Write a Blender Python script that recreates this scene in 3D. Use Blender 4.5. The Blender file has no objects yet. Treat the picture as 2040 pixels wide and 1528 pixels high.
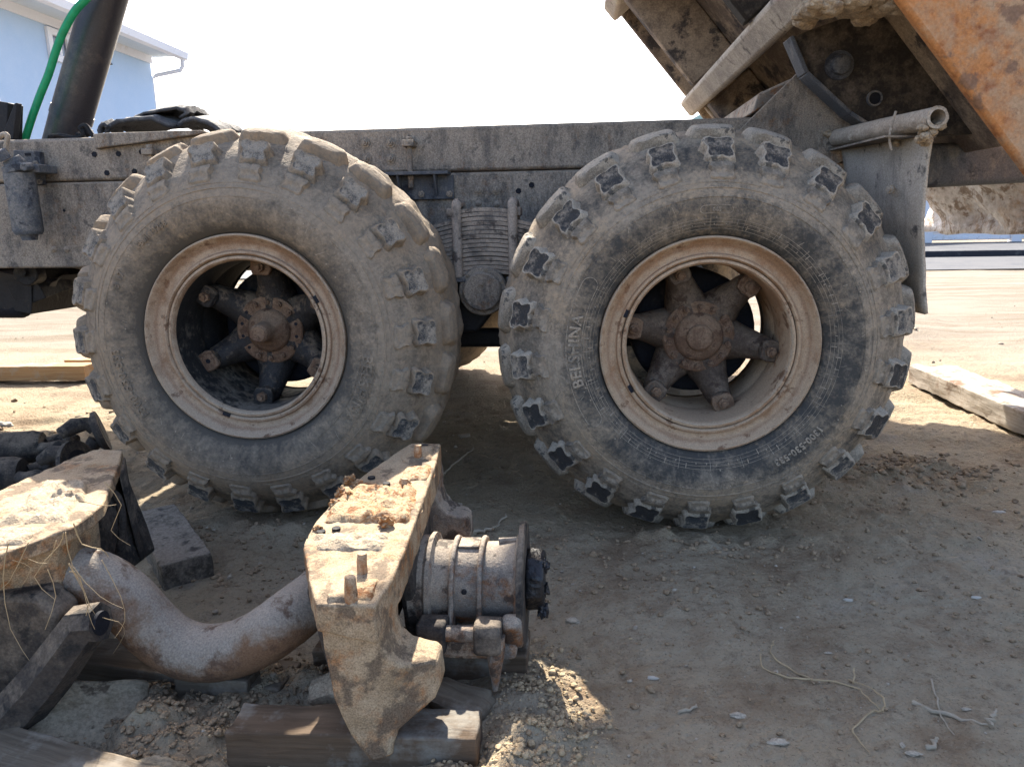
import bpy, bmesh, math, random
import numpy as np
from mathutils import Vector, Matrix

random.seed(7); RNG = np.random.RandomState(11)
scn = bpy.context.scene
COL = scn.collection
rad = math.radians

# ------------------------------------------------------------------ camera
CAM = np.array([.312, -2.17, .956]); YAW, PITCH, ROLL, FPX = .0876, -.214, -.0191, 1475.0
_f = np.array([-math.sin(YAW)*math.cos(PITCH), math.cos(YAW)*math.cos(PITCH), math.sin(PITCH)])
_r0 = np.array([math.cos(YAW), math.sin(YAW), 0]); _u0 = np.cross(_r0, _f)
_r = _r0*math.cos(ROLL)+_u0*math.sin(ROLL); _u = _u0*math.cos(ROLL)-_r0*math.sin(ROLL)
cd = bpy.data.cameras.new('camera'); cam = bpy.data.objects.new('camera', cd); COL.objects.link(cam)
cd.sensor_width = 36; cd.lens = FPX/2040*36; cd.clip_start = .05; cd.clip_end = 2000
cam.matrix_world = Matrix([[_r[i], _u[i], -_f[i], CAM[i]] for i in range(3)]+[[0, 0, 0, 1]])
scn.camera = cam

# ------------------------------------------------------------------ light
SUN_AZ, SUN_EL = 12.0, 42.8            # degrees to the left of straight behind the truck, height
w = bpy.data.worlds.new('World'); scn.world = w; w.use_nodes = True
wn = w.node_tree.nodes; wn.clear()
sky = wn.new('ShaderNodeTexSky'); sky.sky_type = 'NISHITA'; sky.sun_disc = False
sky.sun_elevation = rad(SUN_EL); sky.sun_rotation = rad(-SUN_AZ); sky.dust_density = 3.0; sky.air_density = .75; sky.ozone_density = .5
bg = wn.new('ShaderNodeBackground'); bg.inputs[1].default_value = .13
wo = wn.new('ShaderNodeOutputWorld')
w.node_tree.links.new(sky.outputs[0], bg.inputs[0]); w.node_tree.links.new(bg.outputs[0], wo.inputs[0])
sd = bpy.data.lights.new('sun', 'SUN'); sd.energy = 4.0; sd.angle = rad(.5); sd.color = (1, .93, .82)
sun = bpy.data.objects.new('sun', sd); COL.objects.link(sun)
_s = Vector((-math.sin(rad(SUN_AZ))*math.cos(rad(SUN_EL)), math.cos(rad(SUN_AZ))*math.cos(rad(SUN_EL)), math.sin(rad(SUN_EL))))
sun.rotation_euler = _s.to_track_quat('Z', 'Y').to_euler()
scn.cycles.max_bounces = 5; scn.cycles.diffuse_bounces = 3; scn.cycles.glossy_bounces = 2; scn.cycles.transmission_bounces = 2; scn.cycles.transparent_max_bounces = 2
scn.view_settings.view_transform = 'Standard'; scn.view_settings.look = 'None'
scn.view_settings.exposure = 1.95; scn.view_settings.gamma = 1

# ------------------------------------------------------------------ helpers
def P(px, py, X=None, Y=None, Z=None):
    """point of the photograph at a known distance -> metres"""
    d = _f+_r*((px-1020)/FPX)-_u*((py-764)/FPX)
    if X is not None: t = (X-CAM[0])/d[0]
    elif Y is not None: t = (Y-CAM[1])/d[1]
    else: t = (Z-CAM[2])/d[2]
    return tuple(CAM+d*t)

def _hash(ix, iy, iz, seed):
    h = (ix.astype(np.int64)*374761393+iy.astype(np.int64)*668265263+iz.astype(np.int64)*2147483647+seed*1274126177) & 0xffffffff
    h = ((h ^ (h >> 13))*1274126177) & 0xffffffff
    h = ((h ^ (h >> 16))*2246822519) & 0xffffffff
    return ((h ^ (h >> 15)) & 0xffff)/65535.0*2-1
def vnoise(p, scale, seed=0):
    q = np.asarray(p, float)*scale; i = np.floor(q); f = q-i; f = f*f*f*(f*(f*6-15)+10)
    ix, iy, iz = i[..., 0], i[..., 1], i[..., 2]; r = 0
    for a in (0, 1):
        for b in (0, 1):
            for c in (0, 1):
                r = r+_hash(ix+a, iy+b, iz+c, seed)*(f[..., 0] if a else 1-f[..., 0])*(f[..., 1] if b else 1-f[..., 1])*(f[..., 2] if c else 1-f[..., 2])
    return r
def fbm(p, scale, octv=4, seed=0, gain=.5):
    r = 0; a = 1
    for k in range(octv): r = r+a*vnoise(p, scale*2**k, seed+k*17); a *= gain
    return r

class MB:
    """collects geometry in world (or part) coordinates"""
    def __init__(s): s.v = []; s.f = []; s.m = []
    def add(s, vs, fs, m=0):
        o = len(s.v); s.v += [tuple(map(float, q)) for q in vs]; s.f += [tuple(i+o for i in q) for q in fs]; s.m += [m]*len(fs); return s
    def box(s, lo, hi, m=0):
        x0, y0, z0 = lo; x1, y1, z1 = hi
        return s.hexa([(x0, y0, z0), (x1, y0, z0), (x1, y1, z0), (x0, y1, z0)], [(x0, y0, z1), (x1, y0, z1), (x1, y1, z1), (x0, y1, z1)], m)
    def hexa(s, b, t, m=0):
        return s.add(list(b)+list(t), [(3, 2, 1, 0), (4, 5, 6, 7), (0, 1, 5, 4), (1, 2, 6, 5), (2, 3, 7, 6), (3, 0, 4, 7)], m)
    def obox(s, c, size, rot=(0, 0, 0), m=0):
        from mathutils import Euler
        M = Euler(rot).to_matrix(); c = Vector(c); h = [q/2 for q in size]
        vs = [c+M@Vector((sx*h[0], sy*h[1], sz*h[2])) for sz in (-1, 1) for sx, sy in ((-1, -1), (1, -1), (1, 1), (-1, 1))]
        return s.hexa(vs[:4], vs[4:], m)
    def cyl(s, p0, p1, r0, r1=None, n=20, caps=True, m=0, mcap=None):
        if r1 is None: r1 = r0
        return s.tube([p0, p1], [r0, r1], n, caps, m)
    def tube(s, path, radii, n=12, caps=True, m=0):
        path = [Vector(q) for q in path]
        if not hasattr(radii, '__len__'): radii = [radii]*len(path)
        rings = []; pn = None
        for i, q in enumerate(path):
            t = (path[min(i+1, len(path)-1)]-path[max(i-1, 0)])
            t = t.normalized() if t.length > 1e-9 else (rings and pt) or Vector((0, 0, 1))
            if pn is None:
                pn = t.orthogonal().normalized()
            else:
                pn = (pn-t*pn.dot(t)); pn = pn.normalized() if pn.length > 1e-6 else t.orthogonal().normalized()
            b = t.cross(pn); pt = t
            rings.append([q+(pn*math.cos(2*math.pi*k/n)+b*math.sin(2*math.pi*k/n))*radii[i] for k in range(n)])
        vs = [v for r in rings for v in r]; fs = []
        for i in range(len(rings)-1):
            for k in range(n): fs.append((i*n+k, i*n+(k+1) % n, (i+1)*n+(k+1) % n, (i+1)*n+k))
        if caps: fs += [tuple(range(n-1, -1, -1)), tuple((len(rings)-1)*n+k for k in range(n))]
        return s.add(vs, fs, m)
    def lathe(s, prof, n=64, c=(0, 0, 0), closed=False, m=0, a0=0., a1=2*math.pi):
        """profile of (r, y) turned about the Y axis through c"""
        full = abs(a1-a0-2*math.pi) < 1e-6; cnt = n if full else n+1
        vs = [(c[0]+r*math.cos(a0+(a1-a0)*k/n), c[1]+y, c[2]+r*math.sin(a0+(a1-a0)*k/n)) for k in range(cnt) for r, y in prof]
        L = len(prof); fs = []
        for k in range(n):
            k2 = (k+1) % cnt
            for j in range(L if closed else L-1):
                j2 = (j+1) % L; fs.append((k*L+j, k*L+j2, k2*L+j2, k2*L+j))
        return s.add(vs, fs, m)
    def prism(s, poly, fn0, fn1, m=0):
        """2-D outline, fn0/fn1 map a 2-D point to the two end faces"""
        n = len(poly); vs = [fn0(*q) for q in poly]+[fn1(*q) for q in poly]
        fs = [tuple(range(n)), tuple(range(2*n-1, n-1, -1))]+[(k, k+n, (k+1) % n+n, (k+1) % n) for k in range(n)]
        return s.add(vs, fs, m)
    def mesh(s, name, mats, smooth=35, fixn=True):
        me = bpy.data.meshes.new(name); me.from_pydata(s.v, [], s.f)
        for q in (mats if isinstance(mats, (list, tuple)) else [mats]): me.materials.append(q)
        me.polygons.foreach_set('material_index', s.m)
        if fixn:
            bm = bmesh.new(); bm.from_mesh(me); bmesh.ops.recalc_face_normals(bm, faces=bm.faces); bm.to_mesh(me); bm.free()
        if smooth:
            me.polygons.foreach_set('use_smooth', [True]*len(me.polygons)); me.set_sharp_from_angle(angle=rad(smooth))
        me.update(); return me
    def build(s, name, mats, parent=None, smooth=35, bevel=0, seg=2, rough=0, rscale=20, sub=0, **k):
        return link(name, s.mesh(name, mats, smooth), parent, bevel=bevel, seg=seg, rough=rough, rscale=rscale, sub=sub, **k)

_tex = {}
def link(name, me, parent=None, local=False, bevel=0, seg=2, rough=0, rscale=20, sub=0, loc=None):
    o = bpy.data.objects.new(name, me); COL.objects.link(o)
    if loc is not None: o.location = loc
    if parent is not None:
        o.parent = parent
        if not local: o.matrix_parent_inverse = Matrix.Translation(-Vector(WL[parent.name]))
        WL[o.name] = WL[parent.name] if not local else (0, 0, 0)
    if parent is None or not local: WL[o.name] = tuple(loc) if loc is not None else (0, 0, 0)
    if bevel:
        b = o.modifiers.new('bevel', 'BEVEL'); b.width = bevel; b.segments = seg; b.limit_method = 'ANGLE'; b.angle_limit = rad(35); b.harden_normals = False
    if sub:
        q = o.modifiers.new('sub', 'SUBSURF'); q.subdivision_type = 'SIMPLE'; q.levels = q.render_levels = sub
    if rough:
        key = round(1/rscale, 4)
        if key not in _tex:
            t = bpy.data.textures.new('lumps%g' % rscale, 'CLOUDS'); t.noise_scale = 1/rscale; t.noise_depth = 3; _tex[key] = t
        d = o.modifiers.new('rough', 'DISPLACE'); d.texture = _tex[key]; d.strength = rough; d.mid_level = .5; d.texture_coords = 'GLOBAL' if not local else 'LOCAL'
    return o
WL = {}
def empty(name, loc, parent=None):
    o = bpy.data.objects.new(name, None); COL.objects.link(o); o.empty_display_size = .1
    o.location = loc; WL[o.name] = tuple(loc); return o
def tag(o, label=None, cat=None, group=None, kind=None):
    if label: o['label'] = label
    if cat: o['category'] = cat
    if group: o['group'] = group
    if kind: o['kind'] = kind
    return o

# ------------------------------------------------------------------ materials
class NT:
    def __init__(s, name):
        s.m = bpy.data.materials.new(name); s.m.use_nodes = True; s.t = s.m.node_tree; s.t.nodes.clear()
        s.out = s.n('ShaderNodeOutputMaterial'); s.b = s.n('ShaderNodeBsdfPrincipled'); s.l(s.b.outputs[0], s.out.inputs[0])
        s.tc = s.n('ShaderNodeTexCoord'); s.geo = s.n('ShaderNodeNewGeometry'); s.co = s.tc.outputs['Object']
    def n(s, t): return s.t.nodes.new(t)
    def l(s, a, b): s.t.links.new(a, b)
    def noise(s, scale, detail=6, rough=.6, dist=0, co=None):
        q = s.n('ShaderNodeTexNoise'); q.inputs['Scale'].default_value = scale; q.inputs['Detail'].default_value = detail
        q.inputs['Roughness'].default_value = rough; q.inputs['Distortion'].default_value = dist; s.l(co or s.co, q.inputs['Vector']); return q.outputs[0]
    def vor(s, scale, co=None, feat='F1'):
        q = s.n('ShaderNodeTexVoronoi'); q.feature = feat; q.inputs['Scale'].default_value = scale; s.l(co or s.co, q.inputs['Vector']); return q.outputs[0]
    def ramp(s, x, a, b, lo=0., hi=1.):
        q = s.n('ShaderNodeMapRange'); q.clamp = True
        for i, v in zip((1, 2, 3, 4), (a, b, lo, hi)): q.inputs[i].default_value = v
        s.l(x, q.inputs[0]); return q.outputs[0]
    def math(s, op, a, b=None, clamp=False):
        q = s.n('ShaderNodeMath'); q.operation = op; q.use_clamp = clamp
        for i, v in ((0, a), (1, b)):
            if v is None: continue
            if isinstance(v, (int, float)): q.inputs[i].default_value = v
            else: s.l(v, q.inputs[i])
        return q.outputs[0]
    def mix(s, f, a, b, mode='MIX'):
        q = s.n('ShaderNodeMix'); q.data_type = 'RGBA'; q.blend_type = mode
        for i, v in ((0, f), (6, a), (7, b)):
            if isinstance(v, (int, float)): q.inputs[i].default_value = v
            elif isinstance(v, tuple): q.inputs[i].default_value = tuple(v)+(1,) if len(v) == 3 else v
            else: s.l(v, q.inputs[i])
        return q.outputs[2]
    def curve(s, x, pts):
        q = s.n('ShaderNodeFloatCurve'); c = q.mapping.curves[0]
        while len(c.points) < len(pts): c.points.new(.5, .5)
        for p, (a, b) in zip(c.points, pts): p.location = (a, b); p.handle_type = 'AUTO_CLAMPED'
        q.mapping.update(); s.l(x, q.inputs[1]); return q.outputs[0]
    def bump(s, h, strength=.5, dist=.01, prev=None):
        q = s.n('ShaderNodeBump'); q.inputs['Strength'].default_value = strength; q.inputs['Distance'].default_value = dist
        s.l(h, q.inputs['Height'])
        if prev is not None: s.l(prev, q.inputs['Normal'])
        s.l(q.outputs[0], s.b.inputs['Normal']); return q.outputs[0]
    def up(s):
        q = s.n('ShaderNodeSeparateXYZ'); s.l(s.geo.outputs['Normal'], q.inputs[0]); return q.outputs[2]
    def set(s, col=None, rough=.85, metal=0., spec=.3):
        if col is not None: s.l(col, s.b.inputs['Base Color']) if not isinstance(col, tuple) else s.b.inputs['Base Color'].__setattr__('default_value', tuple(col)+(1,))
        if isinstance(rough, (int, float)): s.b.inputs['Roughness'].default_value = rough
        else: s.l(rough, s.b.inputs['Roughness'])
        s.b.inputs['Metallic'].default_value = metal; s.b.inputs['Specular IOR Level'].default_value = spec; return s.m

def dirty(name, base, dust, amount=.5, scale=6., dark=None, darkamt=.3, rust=None, rustamt=.4, bump=.4, bscale=60., updust=.5, rough=.85, fine=.25, streak=False, bdist=.006, spec=.25, rings=()):
    """painted or bare surface under a broken coat of dust, with darker stains and rust"""
    t = NT(name); co = t.co
    if streak:
        mp = t.n('ShaderNodeMapping'); mp.inputs['Scale'].default_value = (1.3, 1.3, .55); t.l(co, mp.inputs[0]); co = mp.outputs[0]
    big = t.noise(scale, 4, .68, 0, co); mid = t.noise(scale*5.3, 5, .72, 0, co); fin = t.noise(bscale*2.5, 2, .6)
    c = base
    if rust:
        c = t.mix(t.ramp(t.noise(scale*1.7+3.1, 4, .7), .62-rustamt*.35, .72-rustamt*.3), c, rust)
    d = t.math('ADD', t.math('MULTIPLY', big, .6), t.math('MULTIPLY', mid, .4))
    d = t.math('ADD', d, t.math('MULTIPLY', t.up(), updust*.22))
    d = t.ramp(d, .5-(amount-.5)*.5-.06, .5-(amount-.5)*.5+.08)
    c = t.mix(d, c, dust)
    if dark:
        c = t.mix(t.ramp(t.noise(scale*1.9+1.7, 5, .68), .665-darkamt*.3, .735-darkamt*.3, 0, .85), c, dark)
    if rings:
        sx = t.n('ShaderNodeSeparateXYZ'); t.l(t.co, sx.inputs[0]); r = t.math('SQRT', t.math('ADD', t.math('POWER', sx.outputs[0], 2), t.math('POWER', sx.outputs[2], 2)))
        for rc, wd_, col, amt in rings:
            f = t.ramp(t.math('ABSOLUTE', t.math('SUBTRACT', r, rc)), 0, wd_, 1, 0)
            f = t.ramp(t.math('ADD', t.math('MULTIPLY', f, .55), t.math('ADD', t.math('MULTIPLY', mid, .5), t.math('MULTIPLY', big, .5))), .82, 1.08, 0, amt); c = t.mix(f, c, col)
    v = t.ramp(fin, .3, .7, 1-fine, 1+fine)
    mx = t.n('ShaderNodeVectorMath'); mx.operation = 'SCALE'
    t.l(c if not isinstance(c, tuple) else t.mix(0, c, c), mx.inputs[0]); t.l(v, mx.inputs['Scale'])
    b1 = t.bump(t.math('ADD', t.noise(bscale, 3, .65), t.math('MULTIPLY', mid, .8)), bump, bdist)
    return t.set(mx.outputs[0], rough, 0, spec)

DUST = (.37, .30, .225); DUSTG = (.33, .29, .24)
M = {}
M['frame'] = dirty('frame_steel', (.13, .115, .10), (.275, .232, .185), .58, 9, dark=(.10, .09, .08), darkamt=.26, rust=(.17, .11, .07), rustamt=.25, streak=True, bump=.6, bscale=90, fine=.35)
M['frame2'] = dirty('frame_steel_clean', (.085, .09, .10), (.20, .185, .165), .42, 5, dark=(.03, .032, .04), darkamt=.4, streak=True, bump=.35, bscale=90)
M['dark'] = dirty('greasy_dark', (.016, .016, .018), (.12, .10, .08), .22, 6, bump=.4, bscale=50, rough=.6)
M['drum'] = dirty('drum_and_hole_dark', (.012, .013, .018), (.05, .045, .04), .25, 6, bump=.3, bscale=40, rough=.8)  # brake drum; also paints the shade inside holes on solid plugs
M['spring'] = dirty('spring_steel', (.13, .115, .10), (.30, .255, .21), .6, 8, dark=(.06, .05, .045), darkamt=.35, bump=.4, bscale=80)
M['rimR'] = dirty('rim_tan', (.31, .185, .105), (.44, .315, .205), .60, 7, dark=(.15, .075, .04), darkamt=.27, bump=.35, bscale=110, fine=.2, rings=((.292, .020, (.16, .075, .04), .5), (.267, .010, (.16, .075, .04), .5), (.2525, .004, (.03, .02, .015), .9), (.240, .006, (.42, .34, .25), .6), (.316, .006, (.42, .34, .26), .7)))
M['rimL'] = dirty('rim_brown', (.25, .16, .10), (.40, .30, .21), .60, 7, dark=(.12, .065, .04), darkamt=.27, bump=.35, bscale=110, fine=.2, rings=((.292, .020, (.16, .075, .04), .5), (.267, .010, (.16, .075, .04), .5), (.2525, .004, (.03, .02, .015), .9), (.240, .006, (.42, .34, .25), .6), (.316, .006, (.42, .34, .26), .7)))
M['barrelL'] = dirty('rim_barrel_grease', (.02, .02, .02), (.17, .145, .115), .33, 7, dark=(.012, .012, .013), darkamt=.5, bump=.4, bscale=70, rough=.7)
M['hubR'] = dirty('hub_brown', (.075, .055, .042), (.15, .115, .085), .5, 9, dark=(.05, .032, .024), darkamt=.42, bump=.5, bscale=90, rough=.75)
M['hubL'] = dirty('hub_black_grease', (.028, .026, .026), (.20, .15, .105), .36, 9, dark=(.014, .013, .013), darkamt=.45, bump=.5, bscale=90, rough=.6)
M['plate'] = dirty('hub_plate', (.125, .075, .048), (.22, .15, .10), .5, 9, dark=(.08, .045, .03), darkamt=.4, bump=.4, bscale=90)
M['cast'] = dirty('cast_mud_steel', (.27, .19, .112), (.385, .285, .18), .50, 6, dark=(.13, .095, .065), darkamt=.52, rust=(.30, .125, .04), rustamt=.46, bump=.5, bscale=140, fine=.35, bdist=.004)
M['castgrey'] = dirty('cast_grey_steel', (.18, .155, .13), (.34, .28, .215), .46, 8, dark=(.06, .048, .04), darkamt=.42, rust=(.20, .095, .045), rustamt=.44, bump=.45, bscale=150, fine=.3, bdist=.004)
M['castdark'] = dirty('cast_dark_steel', (.055, .046, .039), (.17, .135, .10), .38, 6, dark=(.02, .02, .02), darkamt=.4, bump=.5, bscale=70)
M['tube'] = dirty('tube_steel', (.18, .108, .065), (.285, .245, .20), .48, 5, dark=(.10, .06, .04), darkamt=.36, bump=.45, bscale=110, updust=1.0, fine=.25)
M['grease'] = dirty('black_grease', (.012, .012, .014), (.09, .08, .07), .2, 9, bump=.8, bscale=40, rough=.35, updust=.2, spec=.5)
M['rust'] = dirty('stud_rust', (.30, .14, .06), (.42, .30, .19), .5, 20, dark=(.12, .06, .03), darkamt=.35, bump=.5, bscale=150)
M['mud'] = dirty('dry_mud', (.30, .23, .155), (.385, .305, .21), .5, 12, dark=(.20, .14, .09), darkamt=.3, bump=.9, bscale=80, fine=.3)
M['rustmud'] = dirty('rusty_mud', (.36, .16, .055), (.44, .32, .19), .44, 22, dark=(.22, .085, .03), darkamt=.46, bump=.9, bscale=90, fine=.3)
M['flap'] = dirty('mud_flap_rubber', (.26, .235, .20), (.43, .38, .315), .72, 5, dark=(.06, .06, .06), darkamt=.3, streak=True, bump=.4, bscale=90)
M['pipe'] = dirty('muddy_pipe', (.30, .25, .195), (.39, .33, .26), .6, 9, bump=.8, bscale=70)
M['orange'] = dirty('orange_paint_mud', (.47, .205, .075), (.42, .275, .165), .52, 5, dark=(.20, .12, .08), darkamt=.40, rust=(.28, .10, .04), rustamt=.3, bump=.4, bscale=60, fine=.15)
M['bodyunder'] = dirty('body_underside', (.14, .11, .09), (.38, .30, .22), .58, 2.6, dark=(.035, .034, .04), darkamt=.4, bump=.3, bscale=50)
M['bodybeam'] = dirty('body_beam', (.30, .26, .22), (.44, .385, .315), .65, 5, dark=(.12, .10, .09), darkamt=.28, bump=.4, bscale=60)
M['hinge'] = dirty('hinge_steel', (.032, .028, .025), (.115, .092, .072), .45, 6, bump=.4, bscale=70)
M['worn'] = dirty('worn_body_steel', (.46, .48, .52), (.33, .25, .175), .46, 4.5, dark=(.16, .12, .09), darkamt=.5, bump=.6, bscale=16, bdist=.02, rough=.6)
M['wood_old'] = dirty('old_timber', (.07, .058, .046), (.24, .20, .155), .46, 9, dark=(.04, .034, .03), darkamt=.36, bump=.6, bscale=60)
M['stone'] = dirty('broken_stone', (.17, .135, .085), (.30, .25, .175), .5, 8, dark=(.07, .05, .035), darkamt=.3, bump=.6, bscale=60)
M['filter'] = dirty('filter_paint', (.09, .10, .115), (.21, .20, .185), .5, 8, dark=(.04, .042, .05), darkamt=.3, bump=.3, bscale=80)
M['cylp'] = dirty('ram_paint', (.022, .021, .028), (.085, .07, .062), .4, 3.5, bump=.15, bscale=60, rough=.42, spec=.5)
M['oldtyre'] = dirty('old_tyre_rubber', (.05, .052, .058), (.15, .145, .14), .45, 9, bump=.6, bscale=70, rough=.8)
M['roofs'] = dirty('roof_sheet', (.62, .68, .72), (.55, .58, .58), .4, 3, bump=.1)
M['white'] = dirty('white_paint', (.74, .75, .78), (.60, .58, .55), .3, 2, bump=.1, bscale=30, fine=.06)
M['house'] = dirty('pale_blue_render', (.42, .56, .74), (.45, .58, .75), .5, 1.5, bump=.15, bscale=40, fine=.05)
M['concrete'] = dirty('road_concrete', (.33, .33, .33), (.42, .40, .36), .5, 1.2, dark=(.2, .2, .2), darkamt=.25, bump=.3, bscale=30)

M['asphalt'] = dirty('asphalt', (.05, .055, .066), (.085, .087, .092), .4, 1.2, bump=.2, bscale=30)
M['kerb'] = dirty('kerb_shadow_dark', (.03, .032, .04), (.10, .10, .10), .3, 2, bump=.2, bscale=30)  # near-black base colour stands in for the shadow along the kerb
M['castbrown'] = dirty('cast_brown_steel', (.085, .06, .042), (.19, .145, .10), .5, 6, dark=(.035, .03, .026), darkamt=.36, bump=.5, bscale=70)
def simple(name, col, rough=.6, metal=0, spec=.4, bump=None):
    t = NT(name); n = t.noise(30, 6); v = t.ramp(n, .3, .7, .82, 1.15)
    mx = t.n('ShaderNodeVectorMath'); mx.operation = 'SCALE'; mx.inputs[0].default_value = col; t.l(v, mx.inputs['Scale'])
    t.bump(n, bump or .1, .003); return t.set(mx.outputs[0], rough, metal, spec)
M['hose'] = simple('green_hose', (.0, .27, .11), .35)
M['glass'] = simple('window_glass', (.10, .12, .16), .08, 0, .6)
M['straw'] = simple('dry_straw', (.40, .30, .175), .8)
M['twig'] = simple('twig_bark', (.36, .30, .22), .9)
M['chip'] = simple('pale_chips', (.42, .38, .32), .9)
M['steel'] = simple('bare_steel', (.35, .34, .33), .4, .6)
M['greenroof'] = simple('green_roof', (.30, .42, .38), .6)

def wood(name, a, b, dust, ax=(1, 18, 18)):
    t = NT(name); mp = t.n('ShaderNodeMapping'); mp.inputs['Scale'].default_value = ax; t.l(t.co, mp.inputs[0])
    g = t.noise(4, 4, .6, .3, mp.outputs[0]); n = t.noise(9, 5, .7)
    c = t.mix(t.ramp(g, .35, .65), a, b); c = t.mix(t.ramp(t.math('ADD', n, t.math('MULTIPLY', t.up(), .06)), .54, .70), c, dust)
    t.bump(t.math('ADD', g, n), .5, .006); return t.set(c, .9, 0, .2)
M['plank_y'] = wood('fresh_plank', (.31, .18, .085), (.40, .26, .135), (.34, .27, .19))
M['plank_w'] = wood('pale_plank', (.30, .26, .21), (.42, .38, .32), (.17, .11, .07))
M['beam'] = wood('dark_beam', (.075, .052, .034), (.13, .092, .062), (.20, .18, .15))
M['beamdry'] = wood('weathered_beam', (.11, .085, .06), (.18, .145, .105), (.25, .215, .17))

def rubber(name, pts, dust, black, patch, seed):
    """tyre rubber: dust cover as a function of the distance from the axle (mud thrown up the shoulder, wiped band by the rim)"""
    t = NT(name); sx = t.n('ShaderNodeSeparateXYZ'); t.l(t.co, sx.inputs[0])
    r = t.math('SQRT', t.math('ADD', t.math('POWER', sx.outputs[0], 2), t.math('POWER', sx.outputs[2], 2)))
    cov = t.curve(t.ramp(r, .3, .65), pts)
    off = t.n('ShaderNodeVectorMath'); off.inputs[1].default_value = (seed, seed*1.3, seed*.7); t.l(t.co, off.inputs[0]); co = off.outputs[0]
    n1 = t.noise(5, 4, .68, 0, co); n2 = t.noise(26, 5, .75, 0, co); n3 = t.noise(120, 3, .7, 0, co)
    ang = t.n('ShaderNodeMath'); ang.operation = 'ARCTAN2'; t.l(sx.outputs[2], ang.inputs[0]); t.l(sx.outputs[0], ang.inputs[1])
    pc = t.n('ShaderNodeCombineXYZ'); t.l(t.math('MULTIPLY', ang.outputs[0], 14.), pc.inputs[0]); t.l(t.math('MULTIPLY', r, 16.), pc.inputs[1]); pc.inputs[2].default_value = seed
    ns = t.noise(1.0, 4, .65, 0, pc.outputs[0])
    n = t.math('ADD', t.math('ADD', t.math('MULTIPLY', n1, .34), t.math('MULTIPLY', n2, .30)), t.math('ADD', t.math('MULTIPLY', n3, .14), t.math('MULTIPLY', ns, .22)))
    d = t.math('ADD', n, cov)
    d = t.ramp(d, .95, 1.12)
    dc = t.mix(t.ramp(t.noise(4, 3, .6, 0, co), .38, .62), dust, patch)
    dc = t.mix(t.ramp(t.noise(60, 4, .75, 0, co), .30, .72), (.20, .165, .125), dc)
    c = t.mix(d, black, dc)
    h = t.math('ADD', t.math('MULTIPLY', n2, 1.), t.math('MULTIPLY', d, .5))
    cr = t.math('MULTIPLY', t.ramp(t.vor(38, co, 'DISTANCE_TO_EDGE'), 0, .06), t.ramp(t.noise(3, 3, .5, 0, co), .45, .6, 0, .35))
    h = t.math('ADD', h, t.math('ADD', cr, t.math('MULTIPLY', n3, .55)))
    t.bump(h, .55, .006); return t.set(c, .88, 0, .25)
M['tyreR'] = rubber('tyre_rubber_wiped', [(0, .45), (.1, .49), (.22, .50), (.33, .53), (.40, .62), (.52, .64), (.60, .55), (.74, .55), (.84, .66), (1, .76)], (.375, .31, .235), (.062, .058, .052), (.42, .31, .20), 2.3)
M['tyreL'] = rubber('tyre_rubber_muddy', [(0, .20), (.06, .30), (.12, .50), (.25, .55), (.36, .60), (.42, .66), (.55, .62), (.70, .58), (.85, .68), (1, .76)], (.335, .268, .196), (.09, .078, .064), (.36, .265, .175), 7.1)
M['lugside'] = dirty('lug_mud', (.21, .178, .138), (.37, .315, .245), .60, 20, dark=(.06, .058, .055), darkamt=.34, bump=.5, bscale=110)
M['lugR'] = dirty('lug_worn_black', (.042, .040, .039), (.26, .215, .165), .38, 24, bump=.6, bscale=120, rough=.6)
M['lugL'] = dirty('lug_worn_dusty', (.055, .056, .058), (.30, .255, .20), .56, 24, bump=.6, bscale=120, rough=.8)
M['lugpad'] = dirty('lug_pad', (.15, .13, .105), (.36, .295, .22), .62, 20, dark=(.05, .05, .05), darkamt=.25, bump=.5, bscale=110)

def ground_mat():
    t = NT('dry_earth'); co = t.co
    n1 = t.noise(.55, 3, .6); n2 = t.noise(3.2, 6, .68); n3 = t.noise(28, 6, .72); n4 = t.noise(170, 3, .7)
    c = t.mix(t.ramp(n1, .38, .62), (.315, .248, .158), (.355, .292, .203))
    c = t.mix(t.ramp(n2, .50, .68, 0, .85), c, (.215, .145, .088))
    c = t.mix(t.ramp(n2, .30, .44, .8, 0), c, (.36, .305, .235))
    c = t.mix(t.ramp(n3, .53, .70, 0, .75), c, (.165, .118, .078))
    c = t.mix(t.ramp(n4, .60, .72, 0, .6), c, (.43, .365, .28))
    c = t.mix(t.ramp(n4, .28, .42, .85, 0), c, (.10, .074, .052))  # crevice shade painted in where the fine bump dips
    sy_ = t.n('ShaderNodeSeparateXYZ'); t.l(t.co, sy_.inputs[0])
    mp = t.n('ShaderNodeMapping'); mp.inputs['Scale'].default_value = (.35, 2.2, 1); t.l(t.co, mp.inputs[0]); trk = t.noise(1.1, 5, .7, 0, mp.outputs[0])
    yard = t.mix(t.ramp(trk, .42, .62), (.25, .222, .185), (.155, .128, .098))
    c = t.mix(t.ramp(t.math('ADD', sy_.outputs[1], t.math('MULTIPLY', n2, 2.)), 2.4, 5.0, 0, .85), c, yard)
    h = t.math('ADD', t.math('ADD', t.math('MULTIPLY', n3, .8), t.math('MULTIPLY', n4, .35)), t.math('MULTIPLY', t.ramp(t.vor(55), 0, .5), .25))
    t.bump(h, 1.0, .018); return t.set(c, .95, 0, .12)
M['earth'] = ground_mat()
M['clod'] = dirty('soil_clods', (.195, .132, .08), (.275, .20, .125), .5, 9, dark=(.16, .11, .07), darkamt=.3, bump=.7, bscale=70, fine=.3)
M['sand'] = dirty('loose_sand', (.34, .245, .14), (.41, .31, .19), .5, 9, bump=.7, bscale=70, fine=.3)
M['pebble'] = dirty('pebbles', (.25, .20, .145), (.38, .325, .25), .45, 3, bump=.3, bscale=90)
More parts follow.
